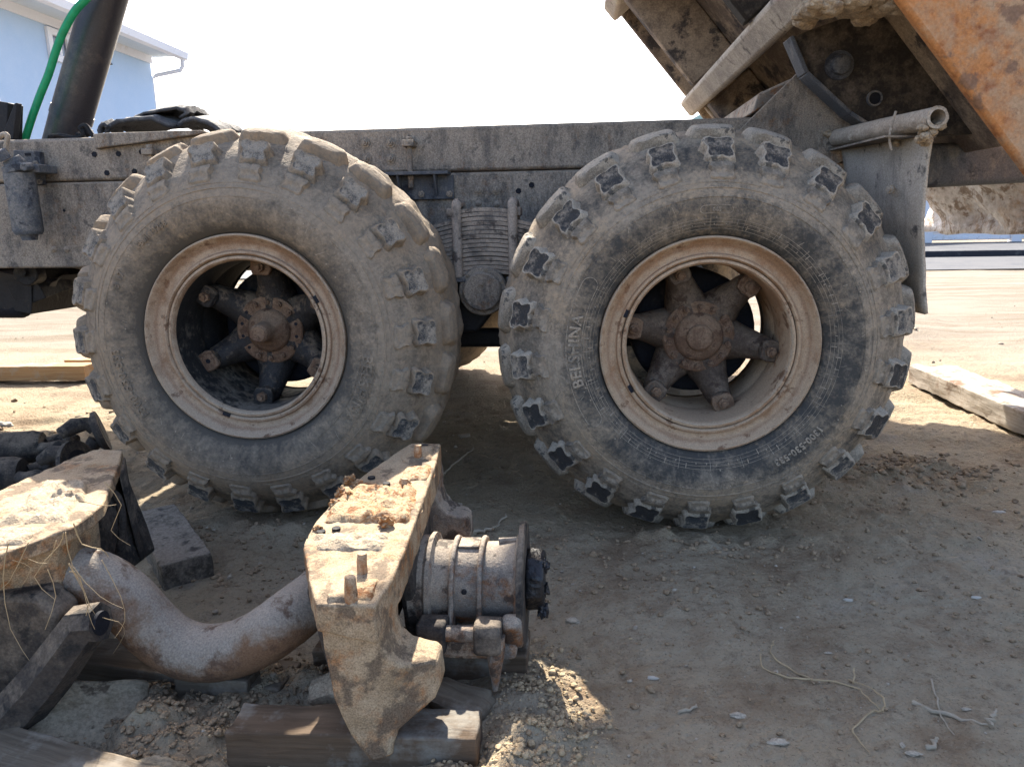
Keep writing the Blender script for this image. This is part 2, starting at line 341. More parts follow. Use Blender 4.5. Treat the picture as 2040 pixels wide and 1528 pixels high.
# ------------------------------------------------------------------ ground
def smooth01(x): x = np.clip(x, 0, 1); return x*x*(3-2*x)
def ground_z(x, y):
    x = np.asarray(x, float); y = np.asarray(y, float); p = np.stack([x, y, x*0+.3], -1)
    fade = np.exp(-np.maximum(y-3, 0)/9.0)*np.exp(-np.maximum(np.abs(x)-4, 0)/6.0)
    z = fbm(p, .45, 3, 1)*.018+fbm(p, 2.3, 4, 5)*.009*(.5+fade)
    lump = np.maximum(fbm(p, 9, 4, 9), 0)
    z = z+fade*(lump*.010+fbm(p, 22, 3, 23)*.0042+np.maximum(fbm(p, 38, 2, 29)-.25, 0)*.010)
    # wheel-rut streaks that run along the truck behind it
    st = np.stack([x*.35, y, x*0], -1)
    z = z+fbm(st, 4.5, 4, 41)*.016*smooth01((y-.5)/1.0)*fade
    def bumpf(cx, cy, rx, ry, h, rot=0.):
        dx, dy = x-cx, y-cy; a = dx*math.cos(rot)+dy*math.sin(rot); b = -dx*math.sin(rot)+dy*math.cos(rot)
        return h*np.exp(-((a/rx)**2+(b/ry)**2))
    ro = .7+.5*fbm(p, 14, 4, 61)
    z = z+bumpf(-.47, -1.0, .14, .16, .085, .5)*ro+bumpf(-.28, -.83, .16, .08, .05)*ro          # heap between the timbers
    z = z+bumpf(.24, -.92, .10, .20, .05, .2)*ro+bumpf(.16, -1.1, .10, .12, .045)*ro             # sandy heap by the bracket
    z = z+bumpf(1.55, .62, .34, .16, .035, .2)*(.4+1.2*np.maximum(fbm(p, 12, 4, 71), 0))        # crumbs behind the right wheel
    z = z+bumpf(-3.0, 2.9, 1.0, .25, .05)*ro
    for wx in (-.7, .7):      # soil squeezed up round the tyres
        z = z+bumpf(wx, -.02, .34, .06, .022)*(.3+1.0*np.maximum(fbm(p, 17, 3, 83)+.4, 0))
    z = z-bumpf(.70, .25, .5, .35, .02)-bumpf(-.70, .25, .5, .30, .0)
    z = z-.012*smooth01((x+.2)/.8)*np.exp(-((y+.2)/1.2)**2)
    return z
def axis(lo, d0, d1, hi, step, g=1.07):
    a = list(np.arange(d0, d1, step)); s = step; x = d1
    while x < hi: a.append(x); s *= g; x += s
    a.append(hi); s = step; x = d0-step; b = []
    while x > lo: b.append(x); s *= g; x -= s
    b.append(lo); return np.array(sorted(b)+a)
gx = axis(-250, -2.3, 2.6, 250, .0125); gy = axis(-30, -1.45, 1.3, 400, .0125)
GX, GY = np.meshgrid(gx, gy); GZ = ground_z(GX, GY)
nx, ny = len(gx), len(gy)
gm = bpy.data.meshes.new('ground'); V = np.stack([GX, GY, GZ], -1).reshape(-1, 3)
idx = np.arange(nx*ny).reshape(ny, nx)
F = np.stack([idx[:-1, :-1], idx[:-1, 1:], idx[1:, 1:], idx[1:, :-1]], -1).reshape(-1, 4)
gm.vertices.add(len(V)); gm.vertices.foreach_set('co', V.ravel())
gm.loops.add(F.size); gm.loops.foreach_set('vertex_index', F.ravel().astype(np.int32))
gm.polygons.add(len(F)); gm.polygons.foreach_set('loop_start', np.arange(0, F.size, 4, dtype=np.int32)); gm.polygons.foreach_set('loop_total', np.full(len(F), 4, dtype=np.int32))
gm.update(calc_edges=True); gm.polygons.foreach_set('use_smooth', [True]*len(F)); gm.materials.append(M['earth'])
ground = link('ground', gm); tag(ground, kind='structure')
def gz(x, y): return float(ground_z(np.array([x]), np.array([y]))[0])

# loose grit, pebbles and clods: nobody could count them
_ico = None
def ico_verts():
    global _ico
    if _ico is None:
        bm = bmesh.new(); bmesh.ops.create_icosphere(bm, subdivisions=2, radius=1)
        _ico = (np.array([v.co[:] for v in bm.verts]), [tuple(v.index for v in f.verts) for f in bm.faces]); bm.free()
    return _ico
def scatter(name, mat, pts, label, cat, flat=.65):
    iv, jf = ico_verts(); mb_v = []; mb_f = []; k = 0
    for (x, y, s) in pts:
        q = iv*(1+.38*vnoise(iv+RNG.uniform(0, 90, 3), 1.3, 3)+.14*vnoise(iv+RNG.uniform(0, 90, 3), 3.1, 4))[:, None]*np.array([1, RNG.uniform(.6, 1), RNG.uniform(.45, flat+.15)])*s
        a = RNG.uniform(0, 6.28); c, n = math.cos(a), math.sin(a)
        q = np.stack([q[:, 0]*c-q[:, 1]*n, q[:, 0]*n+q[:, 1]*c, q[:, 2]], -1)+np.array([x, y, gz_fast(x, y)+s*.2])
        mb_v.append(q); mb_f += [tuple(i+k for i in f) for f in jf]; k += len(q)
    me = bpy.data.meshes.new(name); me.from_pydata(np.concatenate(mb_v).tolist(), [], mb_f); me.materials.append(mat)
    me.polygons.foreach_set('use_smooth', [True]*len(me.polygons)); me.set_sharp_from_angle(angle=rad(55)); me.update()
    return tag(link(name, me), label, cat, kind='stuff')
def gz_fast(x, y):
    i = min(max(np.searchsorted(gx, x)-1, 0), nx-2); j = min(max(np.searchsorted(gy, y)-1, 0), ny-2)
    return float(GZ[j, i])
pts = []
for k in range(1500):
    x = random.uniform(-2.2, 2.6); y = random.uniform(-1.4, 1.2)
    pts.append((x, y, min(.0011+random.expovariate(1)*.0016, .010)))
for k in range(500): pts.append((random.uniform(-6, 7), random.uniform(1.2, 7), .003+random.expovariate(1)*.004))
scatter('pebbles', M['pebble'], pts, 'small pale pebbles and grit scattered over the bare earth', 'pebbles')
pts = []
for cx, cy, sx_, sy_, n, s0 in ((-.47, -1.0, .10, .12, 1300, .0032), (-.28, -.84, .12, .06, 500, .003), (.2, -1.0, .12, .12, 200, .003), (1.55, .64, .26, .13, 300, .007), (.08, -.32, .5, .2, 170, .004), (-.55, -.35, .15, .09, 130, .004), (-1.9, 1.4, .5, .4, 120, .010), (.5, -.25, .3, .15, 150, .0035), (.7, -.08, .35, .05, 260, .0045), (-.75, -.08, .35, .05, 180, .0045), (.9, -.75, .6, .35, 700, .0026), (1.5, .1, .5, .4, 350, .004), (.75, -.4, .5, .15, 300, .003)):
    for k in range(n): pts.append((random.gauss(cx, sx_), random.gauss(cy, sy_), min(s0*random.uniform(.35, 1.9)*random.choice((.6, 1, 1, 1.5)), .028)))
scatter('soil_clods', M['clod'], pts, 'crumbly brown clods of dug soil heaped between the timbers', 'soil')
pts = []
for cx, cy, sx_, sy_, n in ((.22, -.90, .055, .11, 1100), (.17, -1.1, .06, .07, 800), (.27, -1.02, .05, .07, 500), (-.32, -.98, .03, .03, 90)):
    for k in range(n): pts.append((random.gauss(cx, sx_), random.gauss(cy, sy_), min(random.uniform(.0010, .0038)*random.choice((.6, 1, 1, 1, 2.2)), .010)))
scatter('sand_heap', M['sand'], pts, 'yellow sandy crumbs heaped beside the rusty bracket', 'sand')

# ------------------------------------------------------------------ far side of the yard
rd = MB(); rd.add([(-60, 11.2, .03), (60, 11.2, .03), (60, 20.6, .03), (-60, 20.6, .03)], [(0, 1, 2, 3)]); tag(rd.build('road', M['asphalt'], smooth=0), kind='structure')
kb = MB(); kb.box((-60, 15.2, -.1), (60, 15.45, .16)); tag(kb.build('kerb', M['kerb'], bevel=.02), kind='structure')
pv = MB(); pv.add([(-60, 15.45, .15), (60, 15.45, .15), (60, 20.6, .15), (-60, 20.6, .15)], [(0, 1, 2, 3)]); tag(pv.build('pavement', M['asphalt'], smooth=0), kind='structure')
FY = 21.0; fx0 = P(2021, 480, Y=FY)[0]
fe = empty('panel_fence', (fx0, FY, 0)); tag(fe, 'white moulded concrete panel fence beyond the yard, seen under the tipped body', 'fence')
for i in range(-5, 3):
    x0 = fx0+i*2.5
    MB().box((x0-.14, FY-.12, 0), (x0+.14, FY+.12, 1.75)).build('post', M['white'], fe, bevel=.01)
    if i < 2:
        for r in range(7):
            z0 = .20+r*.21; panel = MB().box((x0+.14, FY-.03, z0), (x0+2.36, FY+.03, z0+.205))
            for k in range(7):
                cx = x0+.14+.16+.317*k; pan = [(cx-.145*math.cos(math.pi*j/8), z0+.02+.10*math.sin(math.pi*j/8)) for j in range(9)]
                panel.prism(pan, lambda a, b: (a, FY-.07, b), lambda a, b: (a, FY-.02, b))
            panel.build('panel', M['white'], fe, bevel=.006)
# pale blue house, its long wall runs away from us on the left and is in the shade
HE = 12.5                                        # far end of the wall
q = P(314, 250, Y=HE); XW = q[0]; ZE = P(303, 112, X=XW)[2]; YS = 1.0
hs = empty('house', (XW-2, 8, 0)); tag(hs, 'pale blue rendered house with white eaves and a small window', 'house')
wall = MB().box((XW-7, YS, -.3), (XW, HE, ZE)).build('wall', M['house'], hs, smooth=0)
rf = MB(); OV = .55; th = .12
rf.hexa([(XW+OV, YS-.4, ZE-.02), (XW+OV, HE+.15, ZE-.02), (XW-8, HE+.15, ZE-.02), (XW-8, YS-.4, ZE-.02)], [(XW+OV, YS-.4, ZE+.06), (XW+OV, HE+.15, ZE+.06), (XW-3.5, HE+.15, ZE+1.6), (XW-3.5, YS-.4, ZE+1.6)])
roof = rf.build('roof', M['roofs'], hs, smooth=0)
MB().box((XW+.002, YS, ZE-.16), (XW+.03, HE+.02, ZE-.02)).build('frieze_board', M['white'], hs, smooth=0)
xb = XW+OV; zg = ZE
MB().prism([(xb-.02, zg-.06), (xb+.04, zg-.10), (xb+.11, zg-.07), (xb+.13, zg+.05), (xb-.02, zg+.07)], lambda a, b: (a, YS-.4, b), lambda a, b: (a, HE+.2, b)).build('gutter', M['white'], roof)
MB().tube([(xb+.04, HE+.1, zg-.05), (xb+.04, HE+.1, zg-.20), (xb-.02, HE+.1, zg-.28), (XW+.06, HE+.06, zg-.36), (XW-.05, HE+.06, zg-.42), (XW-.05, HE+.06, .0)], .04, 10).build('downpipe', M['white'], hs)
w0 = P(98, 68, X=XW); w1 = P(133, 118, X=XW); yA, yB = w0[1], w1[1]; zA, zB = w1[2], w0[2]
zB = (P(98, 66, X=XW)[2]+P(130, 84, X=XW)[2])/2; zA = (P(100, 105, X=XW)[2]+P(133, 118, X=XW)[2])/2
wnd = MB(); f_ = .10
for y0, y1, z0, z1 in ((yA-f_, yB+f_, zA-f_, zA), (yA-f_, yB+f_, zB, zB+f_), (yA-f_, yA, zA, zB), (yB, yB+f_, zA, zB)): wnd.box((XW+.003, y0, z0), (XW+.05, y1, z1))
wd = wnd.build('window', M['white'], hs)
MB().box((XW+.004, yA, zA), (XW+.012, yB, zB)).build('pane', M['glass'], wd, smooth=0)
MB().box((XW+.003, (yA+yB)/2-.03, zA), (XW+.04, (yA+yB)/2+.03, zB)).build('mullion', M['white'], wd, smooth=0)
l0 = P(207, 128, X=XW+.12)
MB().tube([(XW+.005, l0[1], l0[2]+.14), (XW+.10, l0[1], l0[2]+.12), (XW+.14, l0[1], l0[2]+.06), (XW+.14, l0[1], l0[2])], [.03, .03, .05, .12], 14).build('wall_lamp', M['frame2'], hs)
# distant green roof peeping over the frame
q = P(1400, 218, Y=24)
dh = empty('green_roofed_shed', (q[0]+1.8, 24, 0)); tag(dh, 'distant shed with pale green roof peeping over the frame under the body', 'shed')
MB().box((q[0]-.2, 24.3, -.1), (q[0]+5.8, 29, q[2]-.45)).build('wall', M['white'], dh, smooth=0)
MB().hexa([(q[0]-.9, 23.8, q[2]-.62), (q[0]+6.5, 23.8, q[2]-.62), (q[0]+6.5, 29.5, q[2]-.62), (q[0]-.9, 29.5, q[2]-.62)], [(q[0]+2.9, 23.8, q[2]+1.5), (q[0]+3.0, 23.8, q[2]+1.5), (q[0]+3.0, 29.5, q[2]+1.5), (q[0]+2.9, 29.5, q[2]+1.5)]).build('roof', M['greenroof'], dh, smooth=0)
# ------------------------------------------------------------------ truck
truck = empty('dump_truck', (0, 1.35, 0))
tag(truck, 'muddy tipper truck on big lugged tyres with its orange body raised', 'truck')
WZ = {-.7: .6222, .7: .5916}

# tyre cross-section, wheel axis = local Y, outer side at negative Y
ctrl = [(.302, .030), (.316, .016), (.323, .004), (.338, -.014), (.362, -.030), (.40, -.040), (.43, -.036), (.46, -.022), (.49, .0), (.52, .028), (.548, .060), (.572, .095), (.596, .130), (.613, .17), (.626, .215), (.632, .265)]
def catmull(pts, n):
    pts = [np.array(p) for p in pts]; pts = [2*pts[0]-pts[1]]+pts+[2*pts[-1]-pts[-2]]; out = []
    for i in range(1, len(pts)-2):
        for k in range(n):
            t = k/n; a, b, c, d = pts[i-1:i+3]
            out.append(.5*((2*b)+(-a+c)*t+(2*a-5*b+4*c-d)*t*t+(-a+3*b-3*c+d)*t**3))
    out.append(pts[-2]); return np.array(out)
PR = catmull(ctrl, 4); PS = np.concatenate([[0], np.cumsum(np.hypot(*np.diff(PR, axis=0).T))])
TN = np.gradient(PR, PS, axis=0); NR, NY = -TN[:, 1], TN[:, 0]       # tangent (dr, dy) -> outward normal
_flip = np.sign(NY[8]); NR, NY = NR*-_flip, NY*-_flip
def s_of_r(r): return float(np.interp(r, PR[:, 0], PS))
def side_pt(ang, s, h):
    r = np.interp(s, PS, PR[:, 0]); y = np.interp(s, PS, PR[:, 1]); a = np.interp(s, PS, NR); b = np.interp(s, PS, NY)
    k = math.hypot(a, b); r += a/k*h; y += b/k*h
    return (r*math.cos(ang), y, r*math.sin(ang))
def squash(v, zc):                       # flatten the contact patch a little
    v = np.array(v); lim = -zc-.014; v[:, 2] = np.where(v[:, 2] < lim, lim+(v[:, 2]-lim)*.25, v[:, 2]); return [tuple(q) for q in v]
def tyre_mesh(mat, zc, seed, seg=264, detail=True):
    full = [tuple(q) for q in PR]+[(r, .53-y) for r, y in PR[::-1][1:]]
    mb = MB(); mb.lathe(full, seg)
    v = np.array(mb.v); r = np.hypot(v[:, 0], v[:, 2]); L = len(full)
    amp = np.interp(r, [.3, .5, .56, .61, .635], [.0006, .0012, .004, .009, .012])
    n = fbm(v+seed, 11, 4, seed)*amp+fbm(v+seed, 60, 2, seed+3)*amp*.25
    k = 1+n/np.maximum(r, .1); v[:, 0] *= k; v[:, 2] *= k; v[:, 1] -= n*np.interp(r, [.3, .45, .6], [1, 1, 0])
    mb.v = squash(v, zc)
    if detail:
        for rr, w in ((.449, .0022), (.424, .0018), (.4635, .0010)):
            y = float(np.interp(rr, PR[:, 0], PR[:, 1]))
            mb.lathe([(rr+w*math.cos(a), y-.0003-w*.8*math.sin(a)) for a in np.linspace(0, math.pi, 5)], 200)
    return mb.mesh('tyre', mat, smooth=60)
def outline(kind, n=28):
    o = []
    for k in range(n):
        a = 2*math.pi*(k+.5)/n; c, s = math.cos(a), math.sin(a)
        rho = 1/(abs(c)**7+abs(s)**7)**(1/7)
        if kind == 'b': rho *= 1-.17*math.cos(2*a)**4
        if kind == 'a': rho *= 1-.24*(abs(c)**6)*(1 if True else 0)
        if kind == 'c': rho = 1/(abs(c)**5+abs(s)**5)**(1/5)*(1-.10*max(0, s)*math.cos(3*a)**2)
        o.append((rho*c, rho*s))
    return o
def block_mesh(kind, s0, wt, ws, h, mats, seed, skew=0., zc=None):
    rn = np.random.RandomState(seed); ol = outline(kind); n = len(ol)
    jit = 1+np.convolve(np.tile(rn.uniform(-.14, .14, n), 3), [.25, .5, .25], 'same')[n:2*n]; lay = [(1.30, -.010), (1.11, h*.25), (1.0, h*.80), (.94, h*.97), (.84, h*1.0), (.80, h-.0012), (.3, h-.0008)]
    if kind == 'a': lay = [(1.12, -.006), (1.02, h*.5), (.94, h), (.80, h), (.5, h), (.2, h)]
    if kind == 'c': lay = [(1.3, -.014), (1.12, h*.25), (1.0, h*.75), (.90, h), (.66, h*1.05), (.3, h*1.08)]
    vs = []; r0 = np.interp(s0, PS, PR[:, 0])
    for sc, hh in lay:
        for k, (a, b) in enumerate(ol):
            t = a*wt*sc*jit[k]+b*skew*ws; s = s0+b*ws*sc*jit[(k*3) % n]
            taper = 1.0
            if kind == 'a': taper = .35+.65*np.clip((b+1)/1.2, 0, 1)       # sinks into the sidewall towards the rim
            if kind == 'b' and hh > 0: hh2 = hh+b*sc*.013*(hh/h)
            elif kind == 'c' and hh > 0: hh2 = hh-b*sc*.003*(hh/h)
            else: hh2 = hh
            vs.append(side_pt(t/r0, s, hh2*taper+rn.uniform(-.0009, .0009)))
    L = len(lay); fs = [(i*n+k, i*n+(k+1) % n, (i+1)*n+(k+1) % n, (i+1)*n+k) for i in range(L-1) for k in range(n)]; mi = []
    for i in range(L-1): mi += [1 if (kind == 'b' and i >= 4) else 0]*n
    fs.append(tuple((L-1)*n+k for k in range(n))); mi.append(1 if kind == 'b' else 0)
    mb = MB(); mb.v = [tuple(map(float, q)) for q in vs]; mb.f = fs; mb.m = mi
    return mb.mesh({'a': 'sidewall_pad', 'b': 'shoulder_block', 'c': 'tread_lug'}[kind], mats, smooth=50)

def text_geo(body, size):
    cu = bpy.data.curves.new('t', 'FONT'); cu.body = body; cu.size = size; cu.extrude = .0030; cu.align_x = 'CENTER'; cu.resolution_u = 3; cu.space_character = 1.12; cu.offset = .0009
    o = bpy.data.objects.new('t', cu); COL.objects.link(o); dg = bpy.context.evaluated_depsgraph_get(); dg.update()
    me = bpy.data.meshes.new_from_object(o.evaluated_get(dg)); v = [tuple(q.co) for q in me.vertices]; f = [tuple(q.vertices) for q in me.polygons]
    bpy.data.objects.remove(o); bpy.data.curves.remove(cu); bpy.data.meshes.remove(me); return v, f
def arc_text(mb, body, size, amid, rbase, lift=.0012):
    v, f = text_geo(body, size)
    mb.add([side_pt(amid-x/rbase, s_of_r(rbase+y), z+lift) for x, y, z in v], f)
def stadium(mb, a0, a1, r0, r1, w=.0013):
    rm = (r0+r1)/2; h = (r1-r0)/2; path = []
    N = 30
    for k in range(N+1): path.append((a0+(a1-a0)*k/N, r1))
    for k in range(1, 8): t = math.pi*k/8; path.append((a1+math.copysign(h*math.sin(t)/rm, a1-a0), rm+h*math.cos(t)))
    for k in range(N+1): path.append((a1+(a0-a1)*k/N, r0))
    for k in range(1, 8): t = math.pi*k/8; path.append((a0-math.copysign(h*math.sin(t)/rm, a1-a0), rm-h*math.cos(t)))
    path.append(path[0]); mb.tube([side_pt(a, s_of_r(r), .0) for a, r in path], w, 6, caps=False)

def hexnut(mb, c, r, h, ang=0, m=0, stud=True):
    """hex nut facing -Y at c"""
    x, y, z = c; poly = [(x+r*math.cos(ang+k*math.pi/3), z+r*math.sin(ang+k*math.pi/3)) for k in range(6)]
    mb.prism(poly, lambda a, b: (a, y-h, b), lambda a, b: (a, y+.002, b), m)
    if stud: mb.cyl((x, y-h-r*.55, z), (x, y-h+.001, z), r*.52, n=10, m=m)
    return mb

rimprof = [(.300, .055), (.3165, .030), (.3185, .008), (.317, -.002), (.312, -.005), (.307, -.001), (.304, .010), (.292, .020), (.276, .026), (.269, .024), (.266, .016), (.259, .014), (.2545, .019), (.2535, .026), (.2515, .026), (.250, .017), (.243, .015), (.2375, .022), (.236, .036)]
barrel = [(.236, .036), (.234, .07), (.233, .14), (.236, .20), (.240, .21), (.236, .22), (.238, .34), (.25, .42), (.30, .47), (.318, .50), (.312, .505), (.29, .47), (.245, .42)]
def make_wheel(x, side):
    zc = WZ[x]; L = side == 'L'; tm = M['tyreL' if L else 'tyreR']; hm = M['hubL' if L else 'hubR']; rm = M['rimL' if L else 'rimR']
    off = rad(26 if L else -10)
    sp = MB(); sp.lathe([(.0, .215), (.112, .215), (.122, .225), (.126, .26), (.110, .34), (.10, .52)], 48)
    for k in range(6):
        a = off+k*math.pi/3; c, s = math.cos(a), math.sin(a)
        pt = lambda r, y: (r*c, y, r*s)
        sp.tube([pt(.06, .262), pt(.11, .255), pt(.15, .235), pt(.185, .205), pt(.212, .185), pt(.222, .180)], [.072, .068, .053, .043, .038, .031], 16)
        sp.cyl(pt(.213, .20), pt(.213, .140), .034, .031, 18)
    wheel = link('wheel', sp.mesh('wheel', hm, 40), truck, loc=(x, 0, zc), rough=.006, rscale=30)
    wheel['label'] = 'rear wheel with dark greasy six-spoke hub and protruding axle stub' if L else 'rear wheel with brown six-spoke hub and domed cap'
    kid = lambda n, me, **k: link(n, me, wheel, local=True, **k)
    kid('tyre', tyre_mesh(tm, zc, 3 if L else 8))
    kid('rim', MB().lathe(rimprof, 128).mesh('rim', rm, 45))
    kid('rim_barrel', MB().lathe(barrel, 96).mesh('rim_barrel', M['barrelL'] if L else rm, 45))
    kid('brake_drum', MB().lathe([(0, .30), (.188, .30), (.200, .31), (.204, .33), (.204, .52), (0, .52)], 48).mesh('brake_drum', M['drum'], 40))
    for k in range(6):
        a = off+k*math.pi/3; c, s = math.cos(a), math.sin(a)
        cl = MB()
        poly = [(.185, -.026), (.205, -.034), (.232, -.032), (.2365, -.02), (.2365, .02), (.232, .032), (.205, .034), (.185, .026)]
        cl.prism(poly, lambda u, v: (u*c-v*s, .128, u*s+v*c), lambda u, v: (u*c-v*s, .150, u*s+v*c))
        clamp = kid('rim_clamp', cl.mesh('rim_clamp', M['plate'] if k % 2 else hm, 30), bevel=.004)
        if not (L and k == 3): kid('clamp_nut', hexnut(MB(), (.211*c, .128, .211*s), .0165, .016, a).mesh('clamp_nut', M['plate'], 30))
        else: kid('bolt_hole', MB().cyl((.211*c, .1275, .211*s), (.211*c, .14, .211*s), .008, n=14).mesh('bolt_hole', M['drum'], 30))
    kid('hub_flange', MB().lathe([(0, .192), (.108, .192), (.1125, .196), (.1125, .218), (0, .218)], 64).mesh('hub_flange', M['plate'], 40), rough=.002, rscale=60)
    bolt = hexnut(MB(), (0, 0, 0), .0098, .011, .3).mesh('flange_bolt', M['plate'], 30)
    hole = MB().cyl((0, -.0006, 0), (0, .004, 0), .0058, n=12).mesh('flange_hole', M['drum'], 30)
    hasbolt = [1]*14
    if L: hasbolt = [0, 1, 1, 1, 1, 0, 0, 0, 0, 1, 1, 1, 1, 0]
    for k in range(14):
        a = rad(12)+k*2*math.pi/14; b = kid('flange_bolt' if hasbolt[k] else 'flange_hole', bolt if hasbolt[k] else hole, loc=(.094*math.cos(a), .192, .094*math.sin(a)))
        b.rotation_euler = (0, k*.7, 0)
    if L: cap = [(0, .098), (.022, .098), (.0285, .101), (.031, .106), (.032, .150), (.037, .160), (.060, .172), (.071, .182), (.073, .193)]
    else: cap = [(0, .158), (.030, .158), (.038, .160), (.041, .164), (.0425, .170), (.060, .176), (.071, .181), (.076, .187), (.077, .193)]
    kid('axle_stub' if L else 'hub_cap', MB().lathe(cap, 48).mesh('hub_cap', M['plate'], 40), rough=.003, rscale=50)
    if L: kid('stub_end', MB().lathe([(0, .0965), (.024, .0965), (.026, .099)], 24).mesh('stub_end', M['plate'], 40), rough=.003, rscale=80)
    for a in ((27, -110) if L else (158, 210)):
        a = rad(a); c, s = math.cos(a), math.sin(a); rr = .2585
        n_ = MB(); n_.prism([(-.005, -.012), (.005, -.012), (.005, .012), (-.005, .012)], lambda u, v: ((rr+u)*c-v*s, .0125, (rr+u)*s+v*c), lambda u, v: ((rr+u)*c-v*s, .020, (rr+u)*s+v*c))
        kid('lock_ring_slot', n_.mesh('lock_ring_slot', M['drum'], 30))  # solid dark block, its colour stands for the shade in the ring gap
    # lugs: 22 round the tyre, each a tread lug, a shoulder block and a sidewall pad
    NL = 22; ph = rad(88.5) if not L else rad(83)
    fac = M['lugL'] if L else M['lugR']
    bs = [block_mesh('b', s_of_r(.541), .042, .033, .027, [tm if L else M['lugside'], (M['lugL'] if q == 3 else fac)], 40+q, (.10, -.08, .15, .02, -.12)[q]) for q in range(5)]
    cs = [block_mesh('c', s_of_r(.606), .063, .032, .026, [tm if L else M['lugside']], 60+q, (.25, .1, -.1, .2, .0)[q]) for q in range(5)]
    as_ = [block_mesh('a', s_of_r(.492), .037, .025, .015, [tm], 80+q, (.2, -.1, .1, 0, -.2)[q]) for q in range(5)]
    for k in range(NL):
        a = ph-k*2*math.pi/NL
        for nm, ms, da in (('shoulder_block', bs, 0), ('tread_lug', cs, random.uniform(-.02, .02)+.012), ('sidewall_pad', as_, random.uniform(-.012, .012))):
            o = kid(nm, ms[random.randrange(5)]); o.rotation_euler = (0, -(a+da), 0)
            sc = random.uniform(.96, 1.04)
            # blocks on the flattened bottom ride up with the ground
            zz = .57*math.sin(a)
            if nm == 'tread_lug' and zz < -.50: o.scale = (.985, 1, .985)
    # raised lettering
    def letters(body, size, amid, rbase, box=None):
        tx = MB(); arc_text(tx, body, size, amid, rbase); kid('raised_lettering', tx.mesh('raised_lettering', tm if L else M['lugpad'], 30))
        if box: bx = MB(); stadium(bx, *box); kid('lettering_border', bx.mesh('lettering_border', tm if L else M['lugpad'], 30))
    if L:
        letters('BELSHINA', .043, rad(-22), .385, (rad(9), rad(-53), .376, .421))
        letters('1300-530-533', .036, rad(200), .385); letters('8 17', .027, rad(152), .392); letters('Fbell 13268', .022, rad(126), .392)
    else:
        letters('BELSHINA', .043, rad(181), .380, (rad(212), rad(152), .371, .416))
        letters('1300-530-533', .026, rad(-48), .385); letters('065', .014, rad(90), .385, (rad(95), rad(85), .380, .401, .0009))
    rb = MB()
    rings = (.338, .347, .356, .365) if not L else ()
    for rr in rings:
        y = float(np.interp(rr, PR[:, 0], PR[:, 1])); rb.lathe([(rr+.0006*math.cos(t), y-.0001-.0008*math.sin(t)) for t in np.linspace(0, math.pi, 4)], 180)
    for k in range(0 if L else 72):
        a = k*math.pi/36+random.uniform(-.01, .01); rb.cyl(side_pt(a, s_of_r(random.choice(rings)), -.001), side_pt(a, s_of_r(.352), .002), .0016, n=6)
        if k % 3 == 0: rb.tube([side_pt(a+.03, s_of_r(q), .0003) for q in (.34, .355, .372)], .0008, 4)
    for k in range(30):
        a = random.uniform(0, 6.28); rr = random.uniform(.36, .44); p0 = side_pt(a, s_of_r(rr), -.001); p1 = side_pt(a, s_of_r(rr), .0025)
        rb.cyl(p0, p1, .0022, n=8)
    for k in range(26):                       # cracks and moulding whiskers
        a = random.uniform(0, 6.28); rr = random.uniform(.35, .46); l = random.uniform(.01, .03); da = random.uniform(-.05, .05)
        rb.tube([side_pt(a+da*q, s_of_r(rr+l*q), .0003) for q in (0, .5, 1)], .0008, 4)
    kid('sidewall_ribs', rb.mesh('sidewall_ribs', M['lugpad'], 30))['kind'] = 'stuff'
    return wheel
wl_ = make_wheel(-.7, 'L'); wr_ = make_wheel(.7, 'R')
def far_wheel(src, x):
    c = src.copy(); COL.objects.link(c); c.location = (x, 2.70, WZ[x]); c.rotation_euler = (0, 0, math.pi); c['label'] = 'far side rear wheel'
    for ch in src.children:
        if ch.name.split('.')[0] in ('tyre', 'rim', 'rim_barrel', 'brake_drum', 'tread_lug', 'shoulder_block'):
            d = ch.copy(); COL.objects.link(d); d.parent = c; d.matrix_parent_inverse = Matrix.Identity(4)
far_wheel(wl_, -.7); far_wheel(wr_, .7)

# frame: lower rail and sub-frame rail on top of it, both sides
def at(px, py, Y=.62): return P(px, py, Y=Y)
for side, y0, y1 in (('near', .62, .70), ('far', 2.0, 2.08)):
    lo = MB().hexa([(-4.2, y0, .826), (1.30, y0, .80), (1.30, y1, .80), (-4.2, y1, .826)], [(-4.2, y0, 1.138), (1.30, y0, 1.138), (1.30, y1, 1.138), (-4.2, y1, 1.138)])
    r1 = lo.build('frame_rail', M['frame'] , truck, bevel=.008)
    up_ = MB().box((-4.2, y0-.004, 1.142), (1.42, y1, 1.300)); r2 = up_.build('subframe_rail', M['frame'], truck, bevel=.012)
    MB().hexa([(1.30, y0+.004, 1.04), (1.93, y0+.004, 1.06), (1.93, y1-.004, 1.06), (1.30, y1-.004, 1.04)], [(1.42, y0+.004, 1.20), (1.90, y0+.004, 1.19), (1.90, y1-.004, 1.19), (1.42, y1-.004, 1.20)]).build('rail_tail', M['frame2'], truck, bevel=.02)
    if side == 'near': RAIL, SUBR = r1, r2
boltm = hexnut(MB(), (0, 0, 0), .0125, .010, .2).mesh('rail_bolt', M['frame'], 30)
washer = MB().cyl((0, -.003, 0), (0, .003, 0), .019, n=16).mesh('washer', M['frame'], 30)
rivet = MB().lathe([(0, -.008), (.008, -.006), (.013, 0)], 14).mesh('rivet', M['frame'], 40)
holem = MB().cyl((0, -.002, 0), (0, .004, 0), .011, n=6).mesh('bolt_hole', M['drum'], 30)  # solid dark disc, the shade of the hole is in its colour
